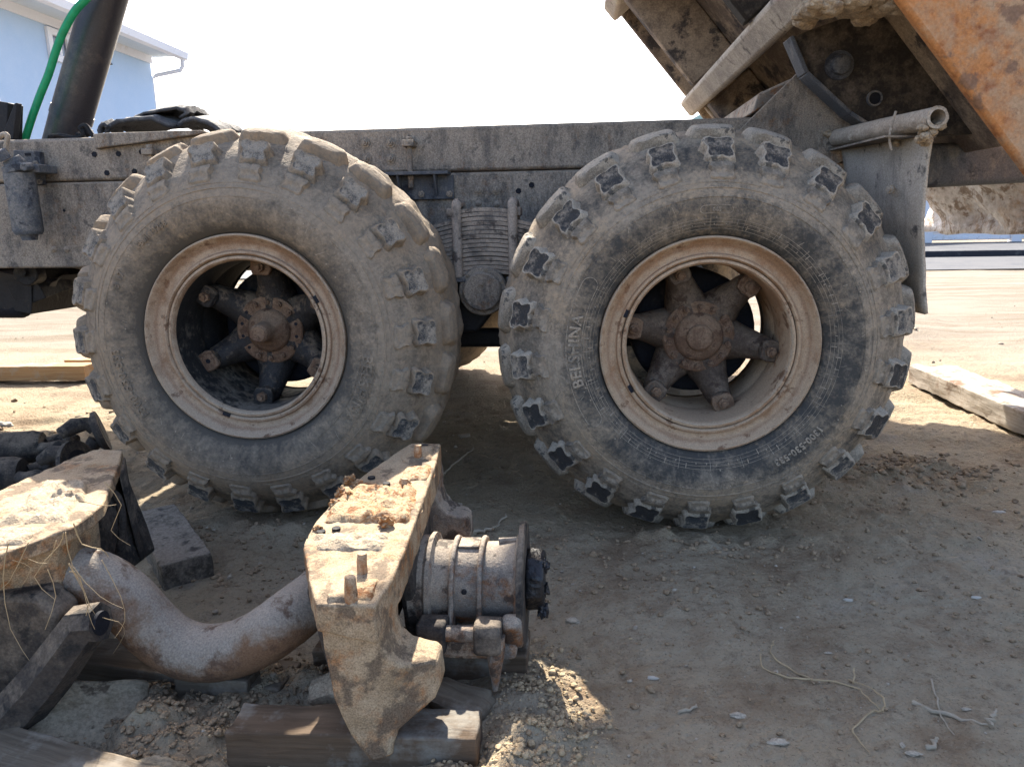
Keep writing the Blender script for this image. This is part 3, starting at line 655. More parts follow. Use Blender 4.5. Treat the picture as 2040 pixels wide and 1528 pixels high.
for px, py, kind in ((727, 285, 'b'), (777, 285, 'b'), (730, 317, 'b'), (778, 317, 'b'), (953, 379, 'b'), (988, 378, 'b'), (953, 405, 'r'), (990, 407, 'r'), (1033, 381, 'h'), (1059, 369, 'h'), (188, 308, 'h'), (236, 307, 'h'), (282, 303, 'h'), (213, 345, 'h'), (268, 342, 'h'), (108, 497, 'r'), (133, 497, 'r'), (128, 420, 's'), (840, 440, 's')):
    upper = at(px, py)[2] > 1.14; yy = .615 if upper else .619; q = P(px, py, Y=yy); par = SUBR if upper else RAIL
    if kind == 'b':
        o = link('washer', washer, par, loc=q); link('rail_bolt', boltm, par, loc=(q[0], q[1]-.003, q[2]))
    else:
        o = link({'r': 'rivet', 'h': 'bolt_hole', 's': 'bolt_hole'}[kind], rivet if kind == 'r' else holem, par, loc=q)
        if kind == 's': o.scale = (.5, 1, .5)
# bracket shelf with gussets bolted to the rail
def pl(px, py, Y): return P(px, py, Y=Y)
sh = MB(); a = pl(752, 349, .60); b = pl(897, 343, .60)
sh.box((a[0], .545, a[2]-.006), (b[0], .617, a[2]+.006)); sh.box((a[0], .605, pl(840, 398, .61)[2]), (b[0]+.01, .6165, a[2]-.006))
for px in (795, 868):
    x = pl(px, 370, .58)[0]; sh.prism([(.55, a[2]-.006), (.606, a[2]-.006), (.606, a[2]-.075), (.595, a[2]-.08)], lambda u, v: (x-.004, u, v), lambda u, v: (x+.004, u, v))
shelf = sh.build('shelf_bracket', M['frame2'], truck, bevel=.002)
for px, py in ((840, 387), (896, 387)): link('shelf_bolt', boltm, shelf, loc=pl(px, py, .605))
x, _, z = pl(815, 283, .585); sb = MB(); zb = a[2]
sb.cyl((x, .585, zb-.05), (x, .585, z+.01), .0095, n=12); sb.box((x-.022, .555, z-.018), (x+.022, .616, z+.004)); sb.cyl((x, .585, z+.004), (x, .585, z+.016), .013, n=6)
sb.cyl((x, .585, zb-.022), (x, .585, zb-.006), .013, n=6); sb.build('clamp_stud', M['frame'], truck, bevel=.003)
x, _, z = pl(300, 300, .59); sb = MB(); sb.cyl((x, .585, z-.12), (x, .585, z+.01), .0095, n=12); sb.box((x-.022, .56, z-.018), (x+.022, .616, z+.004)); sb.cyl((x, .585, z+.004), (x, .585, z+.02), .013, n=6); sb.build('clamp_stud', M['frame'], truck, bevel=.003)
# disc on the rail, leaking oil drips
x, _, z = pl(1546, 266, .62); MB().lathe([(0, -.004), (.044, -.004), (.048, .0), (.048, .01)], 32, (x, .612, z)).build('rail_disc', M['frame'], SUBR)

# leaf spring and balancer
for yy, near in ((.37, True), (2.23, False)):
    xs = P(965, 480, Y=.38)[0]; zt = P(965, 413, Y=.37)[2]; zb_ = P(965, 545, Y=.37)[2]; NLF = 15; thk = (zt-zb_)/NLF
    core = MB().box((xs-.04, yy+.004, zb_-.05), (xs+.04, yy+.096, zb_+.002)); spring = core.build('leaf_spring', M['spring'], truck)
    for k in range(NLF):
        half = (.105, .115, .30)[k] if k < 3 else .52-.010*k; zc = zt-thk*(k+.5); lf = MB(); N = 18
        top = []; jz = random.uniform(-.0008, .0008); jy = random.uniform(-.002, .002)
        for j in range(N+1):
            u = -half+2*half*j/N; zz = zc-1.0*u*u+.9*abs(u)**3+jz
            top.append((xs+u, zz))
        for j in range(N):
            (x0, z0), (x1, z1) = top[j], top[j+1]; h = thk*.41
            lf.hexa([(x0, yy+jy, z0-h), (x1, yy+jy, z1-h), (x1, yy+.1, z1-h), (x0, yy+.1, z0-h)], [(x0, yy+jy, z0+h), (x1, yy+jy, z1+h), (x1, yy+.1, z1+h), (x0, yy+.1, z0+h)])
        bm_ = lf.mesh('leaf', M['spring'], 40); b_ = bmesh.new(); b_.from_mesh(bm_); bmesh.ops.remove_doubles(b_, verts=b_.verts, dist=1e-5)
        ints = [f for f in b_.faces if all(len(e.link_faces) > 2 for e in f.edges)]; bmesh.ops.delete(b_, geom=ints, context='FACES_ONLY'); b_.to_mesh(bm_); b_.free()
        link('leaf', bm_, spring)
    for px in (911, 1022):
        x = P(px, 480, Y=yy-.012 if near else .36)[0]
        MB().tube([(x, yy-.012, zb_-.01), (x, yy-.012, zt-.006), (x, yy-.006, zt+.010), (x, yy+.006, zt+.014), (x, yy+.094, zt+.014), (x, yy+.106, zt+.01), (x, yy+.112, zb_-.01)], .0165, 12).build('u_bolt', M['spring'], spring, rough=.002, rscale=60)
        MB().box((x-.024, yy-.022, zb_-.028), (x+.024, yy+.0, zb_-.01)).build('clamp_pad', M['frame2'], spring, bevel=.004)
    for s in (-1, 1): MB().box((xs+s*.115-.01, yy-.001, zt-.03), (xs+s*.115+.01, yy+.1, zt-.002)).build('stop', M['spring'], spring, bevel=.003)
    hx, _, hz = P(961, 581, Y=.35)
    hub = MB().lathe([(0, .0), (.06, .0), (.066, .006), (.066, .02), (.080, .022), (.084, .028), (.084, .16), (0, .16)], 48, (hx, yy-.035, hz)).build('balancer_hub', M['frame'], truck, rough=.002, rscale=40)
    for k in range(7):
        a = k*2*math.pi/7+.5; link('cap_bolt', boltm, hub, loc=(hx+.074*math.cos(a), yy-.013, hz+.074*math.sin(a))).scale = (.55, .6, .55)
    link('cap_plug', boltm, hub, loc=(hx, yy-.035, hz+.03)).scale = (.7, .8, .7)
    MB().hexa([(hx-.16, yy+.05, hz-.15), (hx-.03, yy+.05, hz-.15), (hx-.03, yy+.16, hz-.15), (hx-.16, yy+.16, hz-.15)], [(hx-.13, yy+.05, zb_-.02), (hx+.13, yy+.05, zb_-.02), (hx+.13, yy+.16, zb_-.02), (hx-.13, yy+.16, zb_-.02)]).build('balancer_bracket', M['dark'], truck, bevel=.01)
    zt2 = P(960, 655, Y=.6)[2]; zb2 = P(960, 690, Y=.6)[2]
    MB().box((-.62, yy+.2, zb2), (.62, yy+.27, zt2)).build('torque_rod', M['dark'], truck, bevel=.015)
MB().cyl((hx, .4, hz), (hx, 2.3, hz), .07, n=20).build('balancer_axle', M['dark'], truck)
for x in (-.7, .7):
    ax_ = MB().cyl((x, .40, WZ[x]), (x, 2.3, WZ[x]), .085, n=20); ax_.tube([(x, .95, WZ[x]), (x, 1.1, WZ[x]), (x, 1.25, WZ[x]+.03), (x, 1.45, WZ[x]+.03), (x, 1.6, WZ[x]), (x, 1.75, WZ[x])], [.09, .17, .22, .22, .17, .09], 20)
    ax_.build('axle_housing', M['dark'], truck)
MB().tube([(-4, 1.35, .85), (-.95, 1.35, .80)], .055, 14).build('prop_shaft', M['dark'], truck)
for x, z0, z1 in ((-3.4, .86, 1.1), (-1.55, .9, 1.12), (.0, .86, 1.12), (1.2, .9, 1.12)):
    MB().box((x-.06, .702, z0), (x+.06, 1.998, z1)).build('cross_member', M['dark'], truck, bevel=.01)
for x0, x1 in ((-1.45, 1.1),): MB().box((x0, .75, 1.05), (x1, 1.95, 1.06)).build('sun_block_plate', M['dark'], truck)  # added unseen plate: keeps sun off the ground under the chassis
for x in (-1.9, -2.6): MB().box((x-.3, .9, .86), (x+.3, 1.9, 1.1)).build('air_tank_box', M['dark'], truck, bevel=.05)

# hydraulic ram, hose, chain by its foot
c0 = P(128, 282, Y=1.15); c1 = P(218, -30, Y=1.15); c2 = tuple(np.array(c1)+(np.array(c1)-np.array(c0))*2.6)
d0 = tuple(np.array(c0)-(np.array(c1)-np.array(c0))*.35)
r0 = .085
rm_ = MB().tube([d0, c0, tuple(np.array(c0)*.86+np.array(c1)*.14), c1], [r0*.98, r0*.98, r0, r0], 40).build('hydraulic_ram', M['cylp'], truck)
MB().tube([tuple(np.array(c0)*.85+np.array(c1)*.15), tuple(np.array(c0)*.80+np.array(c1)*.20)], r0+.003, 40).build('ram_collar', M['cylp'], rm_)
MB().tube([c1, c2], .06, 24).build('ram_rod', M['steel'], rm_)
hp = [P(px, py, Y=.98) for px, py in ((46, 292), (62, 240), (80, 190), (97, 148), (112, 100), (128, 60), (150, 22), (178, -8), (200, -40), (215, -90))]
MB().tube(catmull([np.array(q) for q in hp], 5).tolist(), .0155, 14).build('hydraulic_hose', M['hose'], truck)
ch = [P(px, py, Y=1.0) for px, py in ((100, 277), (112, 270), (132, 273), (152, 276), (166, 268), (160, 256), (170, 250), (178, 262), (186, 272))]
MB().tube(catmull([np.array(q) for q in ch], 4).tolist(), .010, 8).build('chain_hook', M['dark'], truck, rough=.012, rscale=30)
for px, py, s in ((172, 262, .022), (160, 272, .018), (110, 280, .026)):
    q = P(px, py, Y=1.02); MB().obox(q, (s*2, s*1.6, s*1.4), (.3, .6, .2)).build('ram_fitting', M['dark'], truck, bevel=.006)
# cab bracket at the left edge
cb = MB(); 
cb.prism([P(q[0], q[1], Y=.8)[::2] for q in ((34, 205), (28, 206), (-8, 300), (24, 300), (31, 240))], lambda u, v: (u, .80, v), lambda u, v: (u, .83, v))
cb.prism([P(q[0], q[1], Y=.85)[::2] for q in ((-40, 196), (12, 204), (10, 280), (-40, 290))], lambda u, v: (u, .86, v), lambda u, v: (u, .95, v))
cb.build('cab_bracket', M['dark'], truck, bevel=.004)
q0 = P(2, 180, Y=2.1); MB().box((q0[0]-1.2, .75, 1.28), (q0[0], 2.1, 2.9)).build('cab_rear', M['white'], truck, bevel=.03)

# filter on the rail
fx = P(48, 410, Y=.50); ft = P(38, 345, Y=.50); fb = P(58, 468, Y=.50); hd = P(32, 322, Y=.50)
rF = .051
can = MB().tube([fb, tuple(np.array(fb)*.97+np.array(ft)*.03), tuple(np.array(fb)*.93+np.array(ft)*.07), ft], [rF*.82, rF*.93, rF, rF*1.01], 32).build('filter_can', M['filter'], truck)
MB().tube([tuple(np.array(fb)-np.array([0, 0, .02])), fb], [rF*.5, rF*.6], 20).build('can_foot', M['filter'], can)
hb = MB(); hb.cyl((hd[0]+.012, .50, ft[2]-.002), (hd[0]+.006, .50, ft[2]+.025), rF*1.06, rF*1.1, 28); hb.cyl((hd[0]+.006, .49, ft[2]+.025), (hd[0]-.004, .48, ft[2]+.050), rF*.75, rF*.62, 24)
hb.cyl((hd[0]-.004, .455, ft[2]+.045), (hd[0]-.012, .44, ft[2]+.075), .024, .022, 8); hb.cyl((hd[0]+.07, .48, ft[2]+.02), (hd[0]+.07, .44, ft[2]+.015), .015, n=8)
hb.box((hd[0]-.03, .50, ft[2]+.0), (hd[0]+.085, .60, ft[2]+.03))
hb.build('filter_head', M['filter'], can, bevel=.003)
bp = [P(x, y, Y=.6)[::2] for x, y in ((30, 300), (82, 303), (88, 368), (74, 370), (66, 340), (30, 340))]
MB().prism(bp, lambda u, v: (u, .590, v), lambda u, v: (u, .6155, v)).build('filter_bracket', M['frame2'], truck, bevel=.003)
q = P(55, 308, Y=.588); MB().prism([(q[0]-.012, q[2]-.005), (q[0]+.012, q[2]-.005), (q[0]+.012, q[2]+.005), (q[0]-.012, q[2]+.005)], lambda u, v: (u, .588, v), lambda u, v: (u, .592, v)).build('bracket_slot', M['drum'], can)
for px, py in ((72, 326), (80, 363)): link('bracket_bolt', boltm, can, loc=P(px, py, Y=.589)).scale = (.8, .8, .8)
MB().tube(catmull([np.array(P(x, y, Y=.47)) for x, y in ((12, 303), (13, 286), (15, 272), (8, 268), (-6, 276), (-20, 284))], 4).tolist(), .009, 10).build('breather_pipe', M['pipe'], truck)
# gearbox underneath
gb = MB(); g0 = P(57, 546, Y=.80)
gb.lathe([(0, -.02), (.020, -.02), (.022, 0), (.052, .0), (.056, .004), (.056, .06), (0, .06)], 28, (g0[0], .78, g0[2]+.01))
g1 = P(60, 570, Y=1.0); gb.obox((g1[0]-.05, 1.05, g1[2]), (.34, .4, .16), (0, .2, 0)); gb.obox((g1[0]+.07, 1.0, g1[2]+.01), (.13, .3, .12), (.1, -.3, .1)); gb.obox((g1[0]-.3, 1.1, g1[2]+.1), (.5, .5, .3))
gb.obox((P(92, 560, Y=1.0)[0], 1.0, P(92, 560, Y=1.0)[2]), (.1, .2, .09), (.2, .5, .3))
gb.build('gearbox', M['dark'], truck, bevel=.02, seg=3, sub=2, rough=.03, rscale=14)
q0 = P(-60, 612, Y=.9); q1 = P(44, 612, Y=.9); rt = .048
MB().tube([q0, q1, tuple(np.array(q1)+[.018, 0, 0]), tuple(np.array(q1)+[.03, 0, 0])], [rt, rt, rt*.85, rt*.4], 20).build('exhaust_silencer', M['drum'], truck)

# ---- raised body: floor plane tipped about the rear hinge
TILT = rad(50); CF = 2.885; UX, UZ = -math.cos(TILT), math.sin(TILT); NXF, NZF = math.sin(TILT), math.cos(TILT)   # along the floor (up-front), and into the body
B0 = (1.50, CF-1.1918*1.50)
def bd(s, n, y): return (B0[0]+UX*s+NXF*n, y, B0[1]+UZ*s+NZF*n)
def bslab(mb, s0, s1, n0, n1, y0, y1, m=0): return mb.hexa([bd(s0, n0, y0), bd(s1, n0, y0), bd(s1, n0, y1), bd(s0, n0, y1)], [bd(s0, n1, y0), bd(s1, n1, y0), bd(s1, n1, y1), bd(s0, n1, y1)], m)
body = bslab(MB(), -.05, 4.3, .16, .18, .02, 2.50).build('dump_body', M['bodyunder'], truck, smooth=0)
body['label'] = 'raised orange tipper body caked in dried mud'
def bpart(name, mat, *slabs, **k):
    mb = MB()
    for q in slabs: bslab(mb, *q)
    return mb.build(name, mat, body, **k)
bpart('side_panel', M['orange'], (-.10, 4.3, .02, 1.0, -.01, .015), bevel=.004)
bpart('side_rail', M['orange'], (-.12, 4.3, -.03, .235, -.05, -.012), bevel=.012)
for s in (.5, 1.3, 2.1, 2.9, 3.7): bpart('side_rib', M['orange'], (s, s+.10, .24, .98, -.06, -.012), bevel=.012)
bpart('side_panel', M['orange'], (-.10, 4.3, .172, 1.0, 2.505, 2.53), bevel=.004)
bpart('side_rail', M['bodyunder'], (-.05, 4.3, -.05, .17, 2.505, 2.55), bevel=.01)
bpart('front_panel', M['orange'], (4.28, 4.34, .02, 1.0, .0, 2.52), bevel=.004)
for s in (.72, 1.42, 2.2, 3.0, 3.8): bpart('cross_beam', M['bodybeam'], (s-.055, s+.055, -.11, .158, .02, 2.50), bevel=.02, seg=3)
for s0, s1 in ((.0, .66), (.78, 1.36), (1.48, 2.14), (2.26, 2.94), (3.06, 3.74)):
    bpart('floor_beam', M['bodyunder'], (s0, s1, -.10, .158, 1.95, 2.03), bevel=.01)
    if s0 > .1: bpart('floor_beam', M['hinge'], (s0, s1, -.12, .158, .66, .74), bevel=.01)
bpart('floor_stiffener', M['bodybeam'], (.30, .66, -.07, .158, 2.22, 2.26), bevel=.008)
# mud hanging on the cross beam
mc = P(1683, 12, Y=.12); iv, jf = ico_verts(); mdb = MB()
bm = bmesh.new(); bmesh.ops.create_icosphere(bm, subdivisions=4, radius=1); vv = np.array([v.co[:] for v in bm.verts]); ff = [tuple(v.index for v in f.verts) for f in bm.faces]; bm.free()
def blob(mb, c, size, amp=.35, sc=2.2, seed=0, det=5):
    q = vv*(1+amp*fbm(vv+seed*3.1, sc, det, seed)[:, None]); mb.add(q*np.array(size)+np.array(c), ff); return mb
for k in range(46):
    u, v_ = random.uniform(-1, 1), random.uniform(-1, 1); r0_ = random.uniform(.012, .032)
    blob(mdb, (mc[0]+.12*u, mc[1]+.10*v_, mc[2]-.01+.02*random.random()-.10*u*.0-.02*abs(u)), (r0_*1.2, r0_*1.1, r0_*.8), .22, 1.6, 3+k, 3)
mdb.build('mud_clump', M['mud'], body, smooth=60)['kind'] = 'stuff'
# hinge plate of the body with pin and hole
HYP = .50
hpoly = [P(x, y, Y=HYP)[::2] for x, y in ((1578, 74), (1740, 14), (2010, 262), (1870, 272), (1752, 262), (1690, 222), (1610, 148))]
hg = MB().prism(hpoly, lambda u, v: (u, HYP, v), lambda u, v: (u, HYP+.03, v)).build('hinge_plate', M['hinge'], body, bevel=.004)
fl = [P(x, y, Y=HYP)[::2] for x, y in ((1573, 76), (1604, 148), (1690, 228), (1750, 266))]
fm = MB()
for (xa_, za_), (xb_, zb_) in zip(fl[:-1], fl[1:]):
    dx, dz = xb_-xa_, zb_-za_; L_ = math.hypot(dx, dz); nx_, nz_ = -dz/L_*.007, dx/L_*.007
    fm.hexa([(xa_-nx_, HYP-.025, za_-nz_), (xb_-nx_, HYP-.025, zb_-nz_), (xb_-nx_, HYP+.06, zb_-nz_), (xa_-nx_, HYP+.06, za_-nz_)], [(xa_+nx_, HYP-.025, za_+nz_), (xb_+nx_, HYP-.025, zb_+nz_), (xb_+nx_, HYP+.06, zb_+nz_), (xa_+nx_, HYP+.06, za_+nz_)])
fm.build('hinge_flange', M['frame2'], body, bevel=.003)
x, _, z = P(1672, 131, Y=HYP); MB().lathe([(0, -.022), (.024, -.022), (.030, -.018), (.032, 0), (.045, .0), (.047, .006)], 24, (x, HYP-.006, z)).build('hinge_pin', M['frame2'], body)
x, _, z = P(1742, 197, Y=HYP); MB().lathe([(.019, .005), (.019, -.006), (.024, -.007), (.026, .001)], 24, (x, HYP-.001, z)).build('pin_eye', M['frame2'], body); MB().cyl((x, HYP-.002, z), (x, HYP+.002, z), .019, n=20).build('eye_hole', M['drum'], body)
# hinge bracket standing on the frame
fb_ = [P(x, y, Y=.605)[::2] for x, y in ((1470, 262), (1592, 142), (1618, 178), (1712, 250), (1712, 300), (1640, 345), (1470, 300))]
MB().prism(fb_, lambda u, v: (u, .600, v), lambda u, v: (u, .6145, v)).build('frame_hinge_bracket', M['frame'], truck, bevel=.003)
gv = [P(x, y, Y=.72) for x, y in ((1512, 186), (1600, 146), (1606, 158), (1500, 226))]
tp = MB(); A_ = gv; Bk = [(q[0]-.0, 1.95, q[2]+.0) for q in gv]; tp.hexa([A_[0], A_[1], Bk[1], Bk[0]], [A_[3], A_[2], Bk[2], Bk[3]]); tp.build('hinge_cross_tube', M['castgrey'], truck, bevel=.008)
MB().tube([P(1672, 131, Y=.56), P(1672, 131, Y=.56)[:1]+(2.2,)+P(1672, 131, Y=.56)[2:]], .045, 20).build('hinge_shaft', M['hinge'], truck)
# worn tail end of the body
tl = MB(); NY_, NS_ = 40, 14; lip = P(1960, 467, X=2.45); xl, zl_ = 2.45, lip[2]; g_ = []
for i in range(NS_+1):
    for j in range(NY_+1):
        s = i/NS_; y = .05+2.75*j/NY_; g_.append((xl+.02*math.sin(s*3)-.35*s*s, y, zl_+.55*s))
g_ = np.array(g_); g_[:, 0] += fbm(g_, 3.4, 4, 31)*.12*np.clip((g_[:, 2]-zl_)/.1, .3, 1); g_[:, 2] += fbm(g_, 3, 3, 32)*.012
fs_ = [(i*(NY_+1)+j, i*(NY_+1)+j+1, (i+1)*(NY_+1)+j+1, (i+1)*(NY_+1)+j) for i in range(NS_) for j in range(NY_)]
tl.add(g_, fs_); o = tl.build('tail_chute', M['worn'], body, smooth=60); so = o.modifiers.new('thick', 'SOLIDIFY'); so.thickness = .02; so.offset = -1

# mud flap hanging from a pipe behind the right wheel
p0 = np.array(P(1668, 276, Y=.585)); p1 = np.array(P(1868, 234, Y=.0))
mp_ = MB(); r_ = .030; ax = (p1-p0)/np.linalg.norm(p1-p0)
mp_.tube([tuple(p0), tuple(p0+(p1-p0)*.5), tuple(p1)], r_, 20, caps=False); mp_.tube([tuple(p1), tuple(p0)], r_*.68, 20, caps=False)
k0 = len(mp_.v)
mp_.tube([tuple(p1-ax*.001), tuple(p1+ax*.0005)], [r_, r_*.68], 20, caps=False)
pipe = mp_.build('flap_pipe', M['pipe'], truck, rough=.008, rscale=35); 
x, _, z = P(1655, 282, Y=.61); MB().box((x-.045, .598, z-.045), (x+.035, .612, z+.05)).build('pipe_bracket', M['frame'], pipe, bevel=.003)
MB().hexa([(p0[0]-.02, .12, p0[2]-.045), (p0[0]+.12, .12, p0[2]-.05), (p0[0]+.05, .60, p0[2]-.045), (p0[0]-.02, .60, p0[2]-.04)], [(p0[0]-.02, .12, p0[2]-.039), (p0[0]+.12, .12, p0[2]-.044), (p0[0]+.05, .60, p0[2]-.039), (p0[0]-.02, .60, p0[2]-.034)]).build('pipe_gusset', M['frame'], pipe)
ne = catmull([np.array(P(1862, 268, Y=.06)), np.array(P(1850, 340, Y=.075)), np.array(P(1838, 440, Y=.10)), np.array(P(1838, 530, Y=.13)), np.array(P(1851, 625, Y=.15))], 5)
g_ = []; NJ = 16
for i, q in enumerate(ne):
    t = i/(len(ne)-1)
    for j in range(NJ+1):
        u = j/NJ; g_.append((q[0]-.075*u*(1-t)+.018*t*u+.012*math.sin(u*5+t*3)*t, q[1]+(.56-q[1])*u, q[2]+.02*u*(1-t)))
g_ = np.array(g_); g_[:, 0] += fbm(g_, 6, 3, 51)*.006
fs_ = [(i*(NJ+1)+j, i*(NJ+1)+j+1, (i+1)*(NJ+1)+j+1, (i+1)*(NJ+1)+j) for i in range(len(ne)-1) for j in range(NJ)]
fo = MB().add(g_, fs_).build('mud_flap', M['flap'], truck, smooth=60); so = fo.modifiers.new('thick', 'SOLIDIFY'); so.thickness = .010
fbm_ = hexnut(MB(), (0, 0, 0), .014, .010, .2).mesh('flap_bolt', M['pipe'], 30)
for px, py, Y in ((1776, 378, .22), (1700, 272, .43), (1726, 268, .36), (1772, 262, .28)):
    o = link('flap_bolt', fbm_, fo, loc=tuple(np.array(P(px, py, Y=Y)))); o.rotation_euler = (0, 0, -.95)
for k, (px, py, Y, n_, r0_) in enumerate(((1846, 268, .03, 12, .014), (1782, 286, .2, 4, .008), (1648, 268, .58, 6, .011))):
    tb = MB()
    for j in range(n_): q = np.array(P(px, py, Y=Y)); blob(tb, q+np.array([random.gauss(0, r0_), random.gauss(0, r0_), random.gauss(0, r0_*.7)]), (r0_, r0_, r0_*.8), .2, 1.6, 60+k*9+j, 3)
    tb.build('mud_clump', M['mud'], pipe, smooth=60)['kind'] = 'stuff'
MB().tube(catmull([np.array(P(x, y, Y=.13)) for x, y in ((1785, 222), (1778, 245), (1772, 275), (1776, 300))], 3).tolist(), .0035, 6).build('tie_wire', M['pipe'], pipe)
# ------------------------------------------------------------------ rubber offcuts lying on the frame
def rubber_piece(name, label, path, wid, thick, mat=None):
    """bent strip of cut tyre: path of (x, z, y0, y1)"""
    mb = MB(); n = 9; cols = []
    for (x, z, y0, y1) in path: cols.append([(x, y0+(y1-y0)*k/(n-1), z+.022*math.sin(math.pi*k/(n-1))+.004*math.sin(k*9+x*60)) for k in range(n)])
    vs = [v for c in cols for v in c]; fs = [(i*n+k, i*n+k+1, (i+1)*n+k+1, (i+1)*n+k) for i in range(len(cols)-1) for k in range(n-1)]
    o = mb.add(vs, fs).build(name, M['oldtyre'], None, smooth=50, sub=1, rough=.012, rscale=22)
    o.modifiers.move(2, 0) if len(o.modifiers) > 2 else None
    s = o.modifiers.new('thick', 'SOLIDIFY'); s.thickness = thick; return tag(o, label, 'tyre piece', 'rubber pieces lying on the truck frame')
zt = 1.302
def F(px, py, Y): return P(px, py, Y=Y)
def strip(pxs, y0, y1): return [(F(x, y, y0)[0], F(x, y, y0)[2], y0, y1) for x, y in pxs]
rubber_piece('tyre_offcut', 'long humped piece of cut tyre tread flat on the frame rail', strip([(206, 262), (212, 250), (232, 240), (262, 234), (300, 232), (318, 240), (345, 250)], .66, .95), .3, .014)
rubber_piece('tyre_offcut', 'small rolled piece of tyre on top of the others on the frame', strip([(262, 234), (285, 224), (320, 218), (350, 213), (366, 216), (372, 228), (360, 236)], .70, .92), .3, .010)
rubber_piece('tyre_offcut', 'drooping piece of tyre tread with cross grooves nearest the left wheel', strip([(350, 250), (362, 236), (385, 234), (410, 240), (430, 252), (440, 264)], .68, 1.0), .3, .014)
rubber_piece('tyre_offcut', 'short upturned end of tyre tread beside the ram foot', strip([(196, 270), (193, 258), (196, 248), (206, 246), (214, 254)], .65, .80), .2, .012)
a = F(192, 268, .61); b = F(408, 262, .61)
pk = MB().hexa([(a[0], .585, a[2]-.055), (b[0], .585, b[2]-.012), (b[0], .72, b[2]-.012), (a[0], .72, a[2]-.055)], [(a[0], .585, a[2]), (b[0], .585, b[2]+.003), (b[0], .72, b[2]+.003), (a[0], .72, a[2])])
o = pk.build('packing_board', M['frame'], None, bevel=.005, sub=3, rough=.006, rscale=25); tag(o, 'long dusty packing strip under the tyre pieces on the frame', 'strip')

# ------------------------------------------------------------------ removed suspension cross-member in the foreground
xm = empty('suspension_crossmember', (-.4, -.8, 0))
tag(xm, 'removed rusty suspension cross-member with bent tube between two cast brackets', 'truck part')
def zt_r(y): return .352+.052*min(max((y+1.10)/.74, 0), 1)          # the top plate rises slightly away from us
def densify(poly, n):
    out = []
    for i, q in enumerate(poly):
        r = poly[(i+1) % len(poly)]
        for k in range(n): out.append(tuple(np.array(q)*(1-k/n)+np.array(r)*k/n))
    return out
def grid_solid(poly, ztop, zbot, nu=18, nv=40):
    """plate with dense top: poly = list of (y, xl, xr) rows"""
    mb = MB(); ys = np.linspace(poly[0][0], poly[-1][0], nv); yy = [p[0] for p in poly]
    xl = np.interp(ys, yy, [p[1] for p in poly]); xr = np.interp(ys, yy, [p[2] for p in poly]); vs = []
    for j in range(nv):
        for i in range(nu):
            x = xl[j]+(xr[j]-xl[j])*i/(nu-1); vs.append((x, ys[j], ztop(ys[j])))
        for i in range(nu):
            x = xl[j]+(xr[j]-xl[j])*i/(nu-1); vs.append((x, ys[j], zbot(ys[j], i/(nu-1))))
    W = 2*nu; fs = []
    for j in range(nv-1):
        for i in range(nu-1):
            fs.append((j*W+i, j*W+i+1, (j+1)*W+i+1, (j+1)*W+i)); fs.append((j*W+nu+i, (j+1)*W+nu+i, (j+1)*W+nu+i+1, j*W+nu+i+1))
        fs.append((j*W, (j+1)*W, (j+1)*W+nu, j*W+nu)); fs.append((j*W+nu-1, j*W+2*nu-1, (j+1)*W+2*nu-1, (j+1)*W+nu-1))
    for i in range(nu-1):
        fs.append((i, nu+i, nu+i+1, i+1)); b = (nv-1)*W; fs.append((b+i, b+i+1, b+nu+i+1, b+nu+i))
    return mb.add(vs, fs)
rowsR = [(-1.095, -.112, -.014), (-1.02, -.150, -.004), (-.90, -.203, -.004), (-.82, -.212, -.008), (-.66, -.205, -.014), (-.50, -.160, -.022), (-.36, -.113, -.034)]
br = grid_solid(rowsR, zt_r, lambda y, u: zt_r(y)-(.050+.022*u))
brR = br.build('bracket_plate', M['cast'], xm, smooth=40, bevel=.006, seg=2, sub=1, rough=.005, rscale=30)
# front and rear legs with their feet
legp = [(-.113, .338), (-.016, .336), (-.010, .300), (-.011, .262), (-.003, .236), (.014, .219), (.036, .212), (.059, .209), (.069, .199), (.071, .150), (.062, .131), (.030, .111), (.002, .092), (-.004, .070), (-.006, .050), (-.042, .050), (-.074, .100), (-.098, .17), (-.109, .264)]
def leg(yf, yb, dx=0., kx=.7, sx=1., name='bracket_leg', mat='cast', dz=0.):
    f0 = lambda u, v: (dx+sx*u, yf+max(0, u+.032)*kx, v+dz); f1 = lambda u, v: (dx+sx*u, yb, v+dz)
    mb = MB(); n = len(legp); NS = 6; vs = []
    for s in range(NS+1):
        for q in legp: a_, b_ = np.array(f0(*q)), np.array(f1(*q)); vs.append(tuple(a_+(b_-a_)*s/NS))
    fs = [(s*n+k, s*n+(k+1) % n, (s+1)*n+(k+1) % n, (s+1)*n+k) for s in range(NS) for k in range(n)]
    mb.add(vs, fs)
    for base, flip in ((0, False), (NS*n, True)):
        # cap as body strip + foot strip
        left = [0, 18, 17, 16, 15, 14]; mid = [1, 2, 3, 4, 12, 13]
        L_ = [base+i for i in left]; Mi = [base+i for i in mid]
        mb.f += [(L_[i], L_[i+1], Mi[i+1], Mi[i]) for i in range(5)]; mb.f += [tuple(base+i for i in (4, 5, 6, 7, 8, 9, 10, 11, 12))]; mb.m += [0]*6
    return mb.build(name, M[mat], xm, smooth=40, bevel=.006, seg=2, sub=2, rough=.004, rscale=26)
leg(-1.085, -.955); leg(-.335, -.45, dx=-.022, kx=-.5, mat='castgrey', dz=.03)
